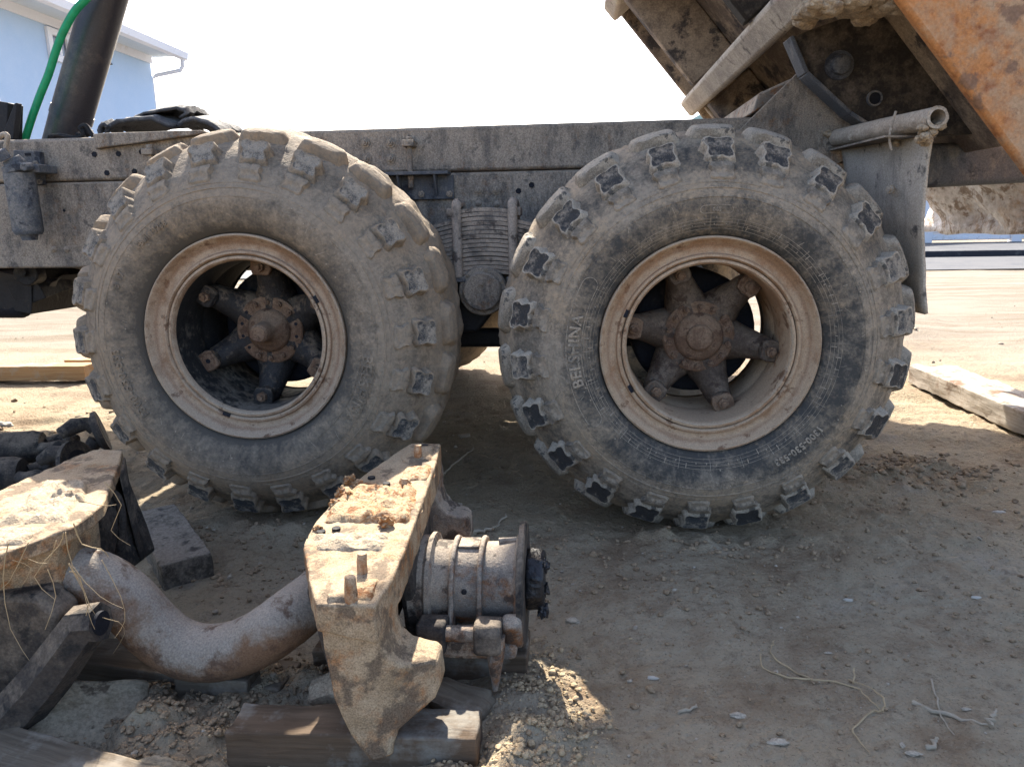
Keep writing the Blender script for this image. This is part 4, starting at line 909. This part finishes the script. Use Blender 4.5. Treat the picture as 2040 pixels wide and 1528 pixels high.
# web under the plate, ribs
wb = MB(); wb.hexa([(-.13, -1.0, .11), (-.07, -1.0, .11), (-.07, -.44, .13), (-.13, -.44, .13)], [(-.17, -1.0, .33), (-.03, -1.0, .33), (-.045, -.44, .36), (-.15, -.44, .36)])
wb.hexa([(-.04, -.80, .10), (.0, -.80, .10), (.0, -.60, .10), (-.04, -.60, .10)], [(-.05, -.84, .345), (-.014, -.84, .345), (-.02, -.58, .35), (-.05, -.58, .35)])
wb.build('bracket_web', M['castdark'], xm, bevel=.012, sub=2, rough=.008, rscale=20)
# raised pads, rusty scale band and studs on the plate
def on(px, py): 
    p = np.array(P(px, py, Z=.385))
    for _ in range(6): p = np.array(P(px, py, Z=zt_r(p[1])))
    return p
def quadpatch(name, pxs, h, mat, amp, nx_=22, ny_=16, lift=.0, seed=0, par=None, drop=.012):
    q = [on(*a) for a in pxs]; mb = MB(); vs = []
    for j in range(ny_+1):
        for i in range(nx_+1):
            u, v = i/nx_, j/ny_; p = (q[0]*(1-u)+q[1]*u)*(1-v)+(q[3]*(1-u)+q[2]*u)*v
            e = min(u, 1-u, v, 1-v)/.12; e = min(e, 1); vs.append((p[0], p[1], p[2]+h*e-drop*(1-e)))
    vs = np.array(vs); n = fbm(vs, 38, 4, seed); edge = np.array([min(1, min(i/nx_, 1-i/nx_, j/ny_, 1-j/ny_)/.15) for j in range(ny_+1) for i in range(nx_+1)])
    vs[:, 2] += np.abs(n)*amp*edge; vs[:, 0] += fbm(vs, 25, 2, seed+9)*.008*(1-edge)
    fs = [(j*(nx_+1)+i, j*(nx_+1)+i+1, (j+1)*(nx_+1)+i+1, (j+1)*(nx_+1)+i) for j in range(ny_) for i in range(nx_)]
    return mb.add(vs, fs).build(name, mat, par or brR, smooth=60)
quadpatch('rust_scale', [(676, 972), (846, 968), (824, 1046), (628, 1046)], .007, M['rustmud'], .016, 30, 18, seed=4)
quadpatch('rust_scale', [(806, 926), (868, 926), (856, 960), (790, 962)], .003, M['rustmud'], .006, 14, 10, seed=5)
quadpatch('rust_scale', [(706, 1150), (764, 1150), (744, 1200), (690, 1200)], .003, M['rustmud'], .005, 14, 10, seed=6)
quadpatch('steel_pad', [(812, 889), (872, 889), (862, 921), (786, 925)], .006, M['cast'], .002, 14, 8, seed=7)
quadpatch('steel_pad', [(652, 1150), (700, 1148), (694, 1202), (644, 1204)], .006, M['cast'], .002, 12, 8, seed=8)
quadpatch('mud_crust', [(612, 1062), (790, 1058), (770, 1100), (620, 1100)], .002, M['mud'], .008, 24, 10, seed=9)
for px, py, h, r in ((833, 915, .036, .0095), (806, 972, .022, .0095), (722, 1140, .036, .0095), (700, 1196, .042, .0105), (716, 968, .014, .009)):
    b_ = on(px, py); MB().tube([tuple(b_+[0, 0, -.01]), tuple(b_+[0, 0, h*.6]), tuple(b_+[.001, .001, h])], [r, r*.97, r*.86], 12).build('stud', M['rust'], brR, rough=.004, rscale=90, sub=1)
for px, py, s in ((698, 962, .013), (770, 1046, .014), (682, 988, .014), (806, 968, .012), (634, 1056, .008), (692, 996, .012), (668, 1008, .010), (712, 970, .009)):
    mb = MB(); blob(mb, on(px, py)+[0, 0, s*.4], (s, s*.9, s*.95), .5, 2.4, px % 37); mb.build('broken_stud', M['rustmud'], brR, smooth=60)
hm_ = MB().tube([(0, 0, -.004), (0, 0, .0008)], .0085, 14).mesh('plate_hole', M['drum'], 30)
for px, py in ((670, 1056), (640, 1062), (740, 954), (846, 890), (770, 966)):
    b_ = on(px, py); link('plate_hole', hm_, brR, loc=(b_[0], b_[1], b_[2]+.0045))
# hub spool on the inner side, lying along X
SY, SZ = -.72, .205
def turn(prof, n=48): return MB().tube([(x, SY, SZ) for x, r in prof], [r for x, r in prof], n)
turn([(-.03, .098), (.0, .098), (.006, .104), (.014, .104), (.018, .088), (.052, .086), (.115, .085), (.155, .087), (.186, .092), (.193, .110)]).build('spool', M['castgrey'], xm, rough=.004, rscale=40)
turn([(.193, .112), (.195, .128), (.205, .130), (.208, .126), (.209, .05)]).build('spool_flange', M['castdark'], xm, rough=.003, rscale=40)
cp = MB(); cp.tube([(.208, SY, SZ+.01), (.216, SY, SZ+.01), (.243, SY, SZ+.01), (.247, SY, SZ+.01)], [.064, .066, .064, .058], 10); cap_ = cp.build('greased_cap', M['grease'], xm, bevel=.006, rough=.01, rscale=28, sub=2)
for k in range(3): mb = MB(); blob(mb, (.244, SY-.02-.01*k, SZ+.05-.045*k), (.012, .02, .016), .4, 2, 20+k); mb.build('grease_lump', M['grease'], cap_, smooth=60)
for x0 in (.054, .112):
    rb_ = [(SY+.098*math.cos(a), SZ+.098*math.sin(a)) for a in np.linspace(.3, math.pi*1.02, 14)]+[(SY-.118, SZ-.05), (SY-.126, SZ-.068), (SY-.10, SZ-.082), (SY, SZ-.07)]
    MB().prism(rb_, lambda u, v: (x0, u, v), lambda u, v: (x0+.011, u, v)).build('spool_rib', M['castgrey'], xm, bevel=.004, sub=1)
MB().box((.066, SY-.02, SZ+.084), (.111, SY+.03, SZ+.0895)).build('grease_pad', M['castgrey'], xm, bevel=.003)
MB().cyl((.086, SY-.0862, SZ+.02), (.086, SY-.08, SZ+.02), .0055, n=12).build('oil_hole', M['drum'], xm)
MB().cyl((.150, SY+.01, SZ+.089), (.19, SY+.01, SZ+.092), .008, n=10).build('weld_bead', M['castgrey'], xm)
sd_ = MB().hexa([(-.015, SY-.13, SZ-.105), (.195, SY-.13, SZ-.105), (.195, SY+.06, SZ-.10), (-.015, SY+.06, SZ-.10)], [(-.015, SY-.125, SZ-.072), (.195, SY-.125, SZ-.072), (.195, SY+.06, SZ-.06), (-.015, SY+.06, SZ-.06)]); sd_.build('saddle', M['castgrey'], xm, bevel=.01, sub=2, rough=.005, rscale=30)
for px, py in ((848, 1228), (1003, 1230)):
    q = P(px, py, Z=SZ-.0715); link('plate_hole', hm_, xm, loc=(q[0], q[1], q[2]+.0015)).scale = (1.9, 1.5, 1)
LY = SY-.145; lz = P(862, 1262, Y=LY)[2]
for xa_, xb_ in ((P(832, 1262, Y=LY)[0], P(890, 1262, Y=LY)[0]), (P(945, 1262, Y=LY)[0], P(1000, 1262, Y=LY)[0])):
    poly = [(LY-.030, lz-.024), (LY-.026, lz+.016), (LY-.014, lz+.028), (LY+.02, lz+.028), (LY+.04, lz+.02), (LY+.04, lz-.03), (LY-.02, lz-.034)]
    MB().prism(poly, lambda u, v: (xa_, u, v), lambda u, v: (xb_, u, v)).build('lug_boss', M['castdark'], xm, bevel=.007, seg=3, sub=1, rough=.004, rscale=40)
MB().cyl((P(888, 1262, Y=LY)[0], LY, lz+.002), (P(947, 1262, Y=LY)[0], LY, lz+.002), .016, n=18).build('lug_rod', M['castgrey'], xm)
x = P(986, 1300, Y=LY)[0]; zb_ = P(986, 1366, Y=LY)[2]
MB().tube([(x, LY-.005, lz), (x+.003, LY-.01, lz-.03), (x+.002, LY-.012, lz-.06), (x, LY-.012, zb_)], [.022, .018, .014, .005], 12).build('lug_claw', M['castgrey'], xm, rough=.004, rscale=40)
x0 = P(846, 1300, Y=LY)[0]; x1 = P(880, 1300, Y=LY)[0]; zb_ = P(860, 1345, Y=LY)[2]
MB().hexa([(x0, LY-.01, zb_), (x1, LY-.01, zb_), (x1, LY+.03, zb_), (x0, LY+.03, zb_)], [(x0-.01, LY-.02, lz-.02), (x1+.004, LY-.02, lz-.02), (x1+.004, LY+.04, lz-.02), (x0-.01, LY+.04, lz-.02)]).build('lug_leg', M['castdark'], xm, bevel=.008, sub=2, rough=.006, rscale=30)
x0 = P(1000, 1240, Y=LY+.02)[0]; MB().prism([(SY-.15, lz+.02), (SY-.12, lz+.035), (SY-.02, SZ-.08), (SY-.02, SZ-.12), (SY-.11, lz-.05)], lambda u, v: (x0, u, v), lambda u, v: (x0+.04, u, v)).build('saddle_ear', M['castgrey'], xm, bevel=.01)
# bent tube
TY = -.86
tpth = [P(x, y, Y=TY+.1*(1 if i in (0, 9) else 0)) for i, (x, y) in enumerate(((60, 1128), (135, 1143), (200, 1158), (255, 1198), (305, 1252), (360, 1290), (425, 1300), (495, 1283), (560, 1243), (640, 1180)))]
tpth = catmull([np.array(q) for q in tpth], 6)
MB().tube(tpth.tolist(), [.057]*len(tpth), 40).build('bent_tube', M['tube'], xm, rough=.004, rscale=30)
# left bracket
rowsL = [(-1.16, -.93, -.80), (-1.05, -.945, -.70), (-.92, -.95, -.648), (-.80, -.952, -.665), (-.70, -.955, -.715), (-.55, -.955, -.79), (-.41, -.948, -.865)]
zl_f = lambda y: .40-.01*(y+.75)
bl = grid_solid(rowsL, zl_f, lambda y, u: zl_f(y)-.03)
brL = bl.build('bracket_plate', M['cast'], xm, smooth=40, bevel=.007, seg=3, sub=1, rough=.010, rscale=24)
def onl(px, py): return np.array(P(px, py, Z=.402))
on_save = on; on = onl
quadpatch('mud_crust', [(100, 950), (186, 952), (140, 1046), (-40, 1060)], .004, M['mud'], .011, 34, 26, seed=14, par=brL)
quadpatch('mud_crust', [(118, 962), (180, 966), (168, 1000), (90, 1000)], .008, M['mud'], .014, 20, 16, seed=15, par=brL)
quadpatch('mud_crust', [(-40, 1052), (110, 1048), (40, 1085), (-40, 1100)], .003, M['mud'], .010, 24, 12, seed=16, par=brL)
on = on_save
wl2 = MB(); wl2.hexa([(-.94, -.44, .10), (-.83, -.44, .10), (-.83, -.41, .10), (-.94, -.41, .10)], [(-.945, -.45, .375), (-.845, -.45, .375), (-.862, -.415, .375), (-.945, -.415, .375)])
wl2.hexa([(-.92, -1.05, .12), (-.80, -1.05, .12), (-.80, -.42, .12), (-.92, -.42, .12)], [(-.93, -1.05, .38), (-.78, -1.05, .38), (-.86, -.42, .38), (-.93, -.42, .38)])
wl2.build('bracket_web', M['castdark'], xm, bevel=.012, sub=2, rough=.012, rscale=18)
# side rib arches under the plate
rbp = [P(x, y, X=-.80)[1:] for x, y in ((250, 905), (252, 1060), (238, 1128), (210, 1120))]
MB().hexa([(-.87, -.43, .13), (-.80, -.50, .12), (-.80, -.47, .12), (-.87, -.40, .13)], [(-.868, -.43, .38), (-.80, -.54, .38), (-.80, -.51, .38), (-.868, -.40, .38)]).build('bracket_rib', M['castdark'], xm, bevel=.008, sub=1)
MB().tube(catmull([np.array(P(x, y, Y=-.60)) for x, y in ((188, 1040), (205, 990), (228, 985), (240, 1010), (243, 1060), (236, 1110))], 4).tolist(), .010, 10).build('bracket_rib', M['castdark'], xm)
MB().hexa([(-.86, -.98, .17), (-.70, -.95, .17), (-.70, -.78, .17), (-.86, -.74, .17)], [(-.90, -1.06, .385), (-.665, -.93, .385), (-.68, -.79, .385), (-.90, -.68, .385)]).build('tube_socket', M['cast'], xm, bevel=.02, sub=2, rough=.01, rscale=20)
# front leg with tubular boss
A0 = np.array(P(190, 1238, Y=-1.0)); A1 = np.array(P(-40, 1500, Y=-1.06))
bs_ = MB().tube([tuple(A0+[.012, 0, .0]), tuple(A0+[-.02, 0, -.005]), tuple(A0*.6+A1*.4), tuple(A1)], [.036, .042, .045, .05], 7).build('bracket_arm', M['castdark'], xm, rough=.006, rscale=24)
nrm = (A0-A1)/np.linalg.norm(A0-A1)
MB().tube([tuple(A0+[.002, -.004, 0]), tuple(A0+[.0165, -.004, .0])], [.022, .022], 20).build('arm_bore', M['drum'], bs_)
lgp = [P(x, y, Y=-1.0)[::2] for x, y in ((-90, 1185), (70, 1190), (112, 1225), (110, 1300), (10, 1440), (-90, 1520))]
MB().prism(lgp, lambda u, v: (u, -1.0, v), lambda u, v: (u, -.93, v)).build('bracket_leg', M['castdark'], xm, bevel=.012, rough=.008, rscale=20)  # shade under the plate is put into the leg's dark colour

# ------------------------------------------------------------------ dry grass and twigs
def stem(pts, r, n=5): 
    pts = catmull([np.array(q)+np.array([random.uniform(-.004, .004) for _ in range(3)]) for q in pts], 2); k = len(pts); return MB().tube(pts.tolist(), [r*(1-.6*i/k) for i in range(k)], n)
tuft = empty('straw_tuft', P(150, 1090, Y=-1.08)); tag(tuft, 'tuft of dry straw hanging from the left cast bracket', 'straw')
for line in (((130, 1060), (118, 1090), (70, 1150), (110, 1195)), ((128, 1062), (150, 1130), (200, 1185), (250, 1210)), ((150, 1040), (162, 1080), (205, 1090), (215, 1104)), ((136, 1120), (168, 1180), (190, 1225), (234, 1240), (245, 1262), (222, 1300)),
             ((140, 1120), (172, 1200), (150, 1290)), ((100, 1130), (110, 1190), (92, 1250)), ((20, 1080), (10, 1150), (22, 1250), (75, 1330)), ((210, 960), (240, 1000), (222, 1060), (260, 1090)), ((150, 1000), (200, 1010), (230, 1000)), ((60, 1080), (20, 1160), (-10, 1180)),
             ((134, 1140), (160, 1150), (180, 1230), (188, 1250)), ((110, 1080), (90, 1120), (60, 1110)), ((200, 1110), (240, 1190), (248, 1240), (230, 1270)), ((30, 1110), (60, 1130), (40, 1170))):
    jy = random.uniform(-.05, .05); stem([P(x, y, Y=-1.09+jy+.02*i) for i, (x, y) in enumerate(line)], random.uniform(.0006, .0013)).build('stalk', M['straw'], tuft)
def twig(label, lines, r, mat='twig', name='twig'):
    mb = MB()
    for ln in lines:
        pts = []
        for px, py, h in ln: q = P(px, py, Z=0); z = gz_fast(q[0], q[1]); q = P(px, py, Z=z+h); pts.append(q)
        pts = catmull([np.array(q) for q in pts], 4); k = len(pts); pts = pts+np.array([[random.gauss(0, r*.7), random.gauss(0, r*.7), 0] for _ in range(k)]); mb.tube(pts.tolist(), [r*(1-.6*i/k)*random.uniform(.75, 1.2) for i in range(k)], 7)
    return tag(mb.build(name, M[mat]), label, 'twig', 'dry twigs on the bare earth')
g = .004
twig('long forked pale twig lying on the bare earth at lower right', [((1620, 1354, g), (1664, 1358, g), (1712, 1374, g), (1744, 1404, g*2), (1756, 1415, g*2)), ((1756, 1415, g*2), (1762, 1395, g*3), (1738, 1372, g*3), (1690, 1352, g)), ((1756, 1415, g*2), (1738, 1417, g), (1700, 1452, g), (1716, 1480, g), (1732, 1500, g)), ((1620, 1354, g), (1580, 1336, g), (1540, 1308, g), (1536, 1290, g), (1545, 1275, g)), ((1620, 1354, g), (1560, 1346, g), (1520, 1330, g), (1516, 1302, g)), ((1702, 1362, g), (1702, 1330, .02))], .0022, 'straw')
twig('thin bent twig at far lower right', [((1852, 1352, g), (1866, 1390, g), (1878, 1430, g), (1900, 1462, g))], .0024)
twig('long straight stick with an upturned stub end at the right edge', [((1820, 1400, g), (1900, 1425, g), (1968, 1444, g*1.5)), ((1968, 1444, g*1.5), (1978, 1428, g*3), (1986, 1412, .02))], .0048)
twig('crooked root sticking out of the soil behind the hub spool', [((945, 1062, g), (970, 1054, g*2), (992, 1045, g*3), (1006, 1022, .02))], .006)
twig('thin root lying between the two wheels', [((885, 945, g), (905, 922, g), (930, 905, g), (945, 892, g))], .005)
twig('short twig lying near the bottom edge below the long one', [((1350, 1420, g), (1375, 1412, g), (1392, 1404, g))], .004)
twig('short stiff chip of twig standing by the bottom edge', [((1856, 1490, g), (1862, 1478, g*2), (1868, 1470, g*3))], .005)
twig('straw bits between the timbers at the bottom', [((495, 1508, g), (515, 1516, g), (540, 1526, g))], .002, 'straw')
for i, (px, py, s, lb, kind) in enumerate(((1690, 1195, .012, 'white wood chip on open earth between the right wheel and the long twig', 'chip'), (1480, 1016, .020, 'pale flat chip at the foot of the right tyre', 'chip'), (1945, 1190, .013, 'thin pale chip at the right edge level with the hub spool', 'chip'), (1990, 1020, .018, 'white scrap at the right edge right of the right tyre bottom', 'chip'),
        (1300, 1350, .012, 'dark-edged flat chip left of the long forked twig', 'chip'), (1650, 1300, .008, 'tiny pale pebble just above the fork of the long twig', 'stone'), (1820, 1500, .014, 'rough pale stone at the bottom edge beside the standing chip', 'stone'), (1925, 1412, .010, 'small grey stone beside the straight stick at right', 'stone'),
        (1140, 1236, .020, 'flat grey stone just right of the black greased cap', 'stone'), (1470, 1424, .016, 'grey flat stone below and left of the long forked twig', 'stone'), (1550, 1478, .018, 'largest grey stone near the bottom edge under the long twig', 'stone'), (160, 832, .03, 'dark flake on the bright ground above the cardan shafts', 'chip'), (6, 846, .05, 'bluish white plastic scrap on sunlit ground at the left edge', 'scrap'))):
    q = P(px, py, Z=gz_fast(*P(px, py, Z=0)[:2])+.003); mb = MB(); blob(mb, q, (s, s*.45, s*.3), .3, 1.4, 30+i, 3)
    tag(mb.build({'chip': 'wood_chip', 'stone': 'pale_stone', 'scrap': 'plastic_scrap'}[kind], M['dark'] if px == 160 else M['pebble'] if kind == 'stone' else M['chip'], smooth=40), lb, kind, 'loose chips and stones on the earth')

# ------------------------------------------------------------------ timbers and stones on the ground
def timber(name, label, c, size, rot, mat, cat='timber', rough=.006, worn=.01):
    mb = MB(); L, W, H = size; N = 10; vs = []
    from mathutils import Euler
    R_ = Euler(rot).to_matrix()
    for i in range(N+1):
        u = (i/N-.5)*L
        for y, z in ((-W/2, -H/2), (0, -H/2), (W/2, -H/2), (W/2, 0), (W/2, H/2), (0, H/2), (-W/2, H/2), (-W/2, 0)):
            vs.append(Vector((u, y, z)))
    n = 8; fs = [(i*n+k, i*n+(k+1) % n, (i+1)*n+(k+1) % n, (i+1)*n+k) for i in range(N) for k in range(n)]+[(7, 6, 5, 4, 3, 2, 1, 0), tuple(N*n+k for k in range(n))]
    mb.add(vs, fs); me = mb.mesh(name, M[mat], 40); o = link(name, me, loc=c, bevel=.004, sub=2, rough=rough, rscale=16); o.rotation_euler = rot
    return tag(o, label, cat)
timber('timber_block', 'dark squared timber under the front of the right cast bracket', (-.085, -1.02, .035), (.45, .085, .095), (0, .0, .02), 'beam', rough=.012)
timber('timber_block', 'squared timber under the hub spool and tube', (-.02, -.735, .03), (.46, .10, .085), (.05, .0, .015), 'beam', rough=.010)
timber('timber_block', 'long dark timber passing under the bent tube', (-.56, -.80, .012), (.56, .10, .07), (0, .02, -.12), 'beamdry')
timber('timber_block', 'weathered timber along the bottom left corner of the picture', (-.66, -1.14, .03), (.62, .13, .09), (.12, .04, -.22), 'beamdry')
timber('timber_block', 'old charred timber lying behind the bent tube by the left wheel', (-.885, -.22, .035), (.46, .13, .10), (.03, 0, -.87), 'wood_old', rough=.012)
timber('timber_block', 'short pale sawn offcut poking out under the bent tube', P(436, 1362, Z=.03), (.16, .06, .06), (0, 0, -.05), 'beamdry')
timber('timber_block', 'dark short block under the left bracket arm at the left edge', (-.80, -.98, .03), (.20, .14, .08), (.1, .1, .6), 'beam')
timber('plank', 'yellow sawn plank on the sunlit ground left of the wheels', (P(60, 752, Z=.05)[0]-.35, 2.35, .05), (1.25, .14, .095), (0, 0, .03), 'plank_y', 'plank')
timber('plank', 'second yellow plank end half hidden by the left wheel', (P(150, 745, Z=.05)[0]+.1, 2.6, .05), (.7, .14, .09), (0, 0, .0), 'plank_y', 'plank')
a = P(1822, 772, Z=.0); b = P(2050, 880, Z=.0); L_ = math.hypot(b[0]-a[0], b[1]-a[1])+.9; an = math.atan2(b[1]-a[1], b[0]-a[0])
timber('plank', 'bleached rough-edged plank lying on the sunlit ground at right', (a[0]+math.cos(an)*L_/2+.1, a[1]+math.sin(an)*L_/2+.05, .07), (L_, .24, .10), (0, 0, an), 'plank_w', 'plank', rough=.03)
def rock(name, label, c, size, rot, mat, seed, cat='stone'):
    bm = bmesh.new(); bmesh.ops.create_cube(bm, size=2); bmesh.ops.subdivide_edges(bm, edges=bm.edges, cuts=9, use_grid_fill=True)
    v = np.array([q.co[:] for q in bm.verts]); v = v/np.maximum(1, (np.abs(v)**8).sum(1)**(1/8))[:, None]; v = v*(1+.16*fbm(v+seed, 1.1, 4, seed)[:, None])*np.array(size)/2
    for q, p in zip(bm.verts, v): q.co = p
    me = bpy.data.meshes.new(name); bm.to_mesh(me); bm.free(); me.materials.append(M[mat]); me.polygons.foreach_set('use_smooth', [True]*len(me.polygons)); me.set_sharp_from_angle(angle=rad(45))
    o = link(name, me, loc=c); o.rotation_euler = rot; return tag(o, label, cat)
rock('stone_slab', 'tilted yellowish stone slab under the left bracket', (-.63, -.985, .035), (.22, .15, .06), (.45, .25, .5), 'stone', 2)
rock('stone_lump', 'broken stone wedged behind the front leg of the right bracket', (-.155, -.90, .05), (.11, .07, .07), (.1, -.3, .2), 'mud', 5)
rock('wood_chunk', 'short broken chunk of wood under the foot of the right bracket', (.085, -.90, .035), (.12, .09, .06), (.1, .1, -.3), 'beamdry', 8, 'wood')
rock('half_brick', 'pale chunk at the bottom edge between the timbers', (-.40, -1.13, .03), (.10, .07, .04), (.1, .2, .4), 'stone', 11)
rock('stone_lump', 'small pale stone in shade between the two wheels', P(925, 872, Z=.02), (.05, .035, .03), (0, 0, .3), 'pebble', 12)
rock('stone_lump', 'rounded stone at the edge of the sandy heap', P(1188, 1450, Z=.012), (.028, .022, .022), (0, 0, .3), 'clod', 13)
rock('stone_lump', 'rounded stone at the bottom edge beside the sandy heap', P(1118, 1508, Z=.02), (.03, .024, .03), (0, 0, .3), 'sand', 14)

# ------------------------------------------------------------------ two cardan shafts at the left edge
def cardan(label, a, b, r, seed):
    e = empty('cardan_shaft', (b[0], b[1], 0)); tag(e, label, 'drive shaft', 'cardan shafts lying by the left wheel')
    a = np.array(a); b = np.array(b); d = (b-a)/np.linalg.norm(b-a); up_ = np.array([0, 0, 1.]); sd2 = np.cross(d, up_); sd2 /= np.linalg.norm(sd2); up_ = np.cross(sd2, d)
    MB().tube([tuple(a), tuple(b-d*.03), tuple(b)], [r, r, r*.85], 24).build('shaft_tube', M['castdark'], e)
    k0 = b+d*.01
    for s in (-1, 1):
        MB().tube([tuple(b+sd2*s*r*.5), tuple(b+d*.03+sd2*s*r*.95), tuple(b+d*.075+sd2*s*r*.95), tuple(b+d*.105+sd2*s*r*.8)], [.022, .026, .032, .020], 12).build('yoke_arm', M['castdark'], e, rough=.004, rscale=40)
    c = b+d*.085
    MB().cyl(tuple(c-sd2*r*1.1), tuple(c+sd2*r*1.1), .017, n=14).build('cross_pin', M['castdark'], e)
    MB().cyl(tuple(c-up_*r*.9), tuple(c+up_*r*.9), .017, n=14).build('cross_pin', M['castdark'], e)
    d2 = d*.9+up_*.25+sd2*(.25 if seed else -.2); d2 /= np.linalg.norm(d2)
    for s in (-1, 1):
        MB().tube([tuple(c+up_*s*r*.75-d2*.02), tuple(c+up_*s*r*.95+d2*.03), tuple(c+up_*s*r*.8+d2*.075), tuple(c+d2*.10+up_*s*r*.4)], [.024, .032, .028, .03], 12).build('yoke_arm', M['castdark'], e, rough=.004, rscale=40)
    ct = c+d2*.10
    MB().tube([tuple(ct), tuple(ct+d2*.012), tuple(ct+d2*.0125), tuple(ct+d2*.03)], [r*1.0, r*1.25, r*1.35, r*1.35], 24).build('flange', M['castdark'], e)
    MB().tube([tuple(ct+d2*.029), tuple(ct+d2*.0312)], [r*.8, r*.8], 24).build('flange_bore', M['drum'], e)
ZS = .11
cardan('upper cardan shaft lying behind the left cast bracket', P(-120, 905, Z=.15), P(86, 888, Z=.15), .062, 0)
cardan('lower cardan shaft lying nearest the left cast bracket', P(-120, 955, Z=.10), P(46, 944, Z=.10), .066, 1)
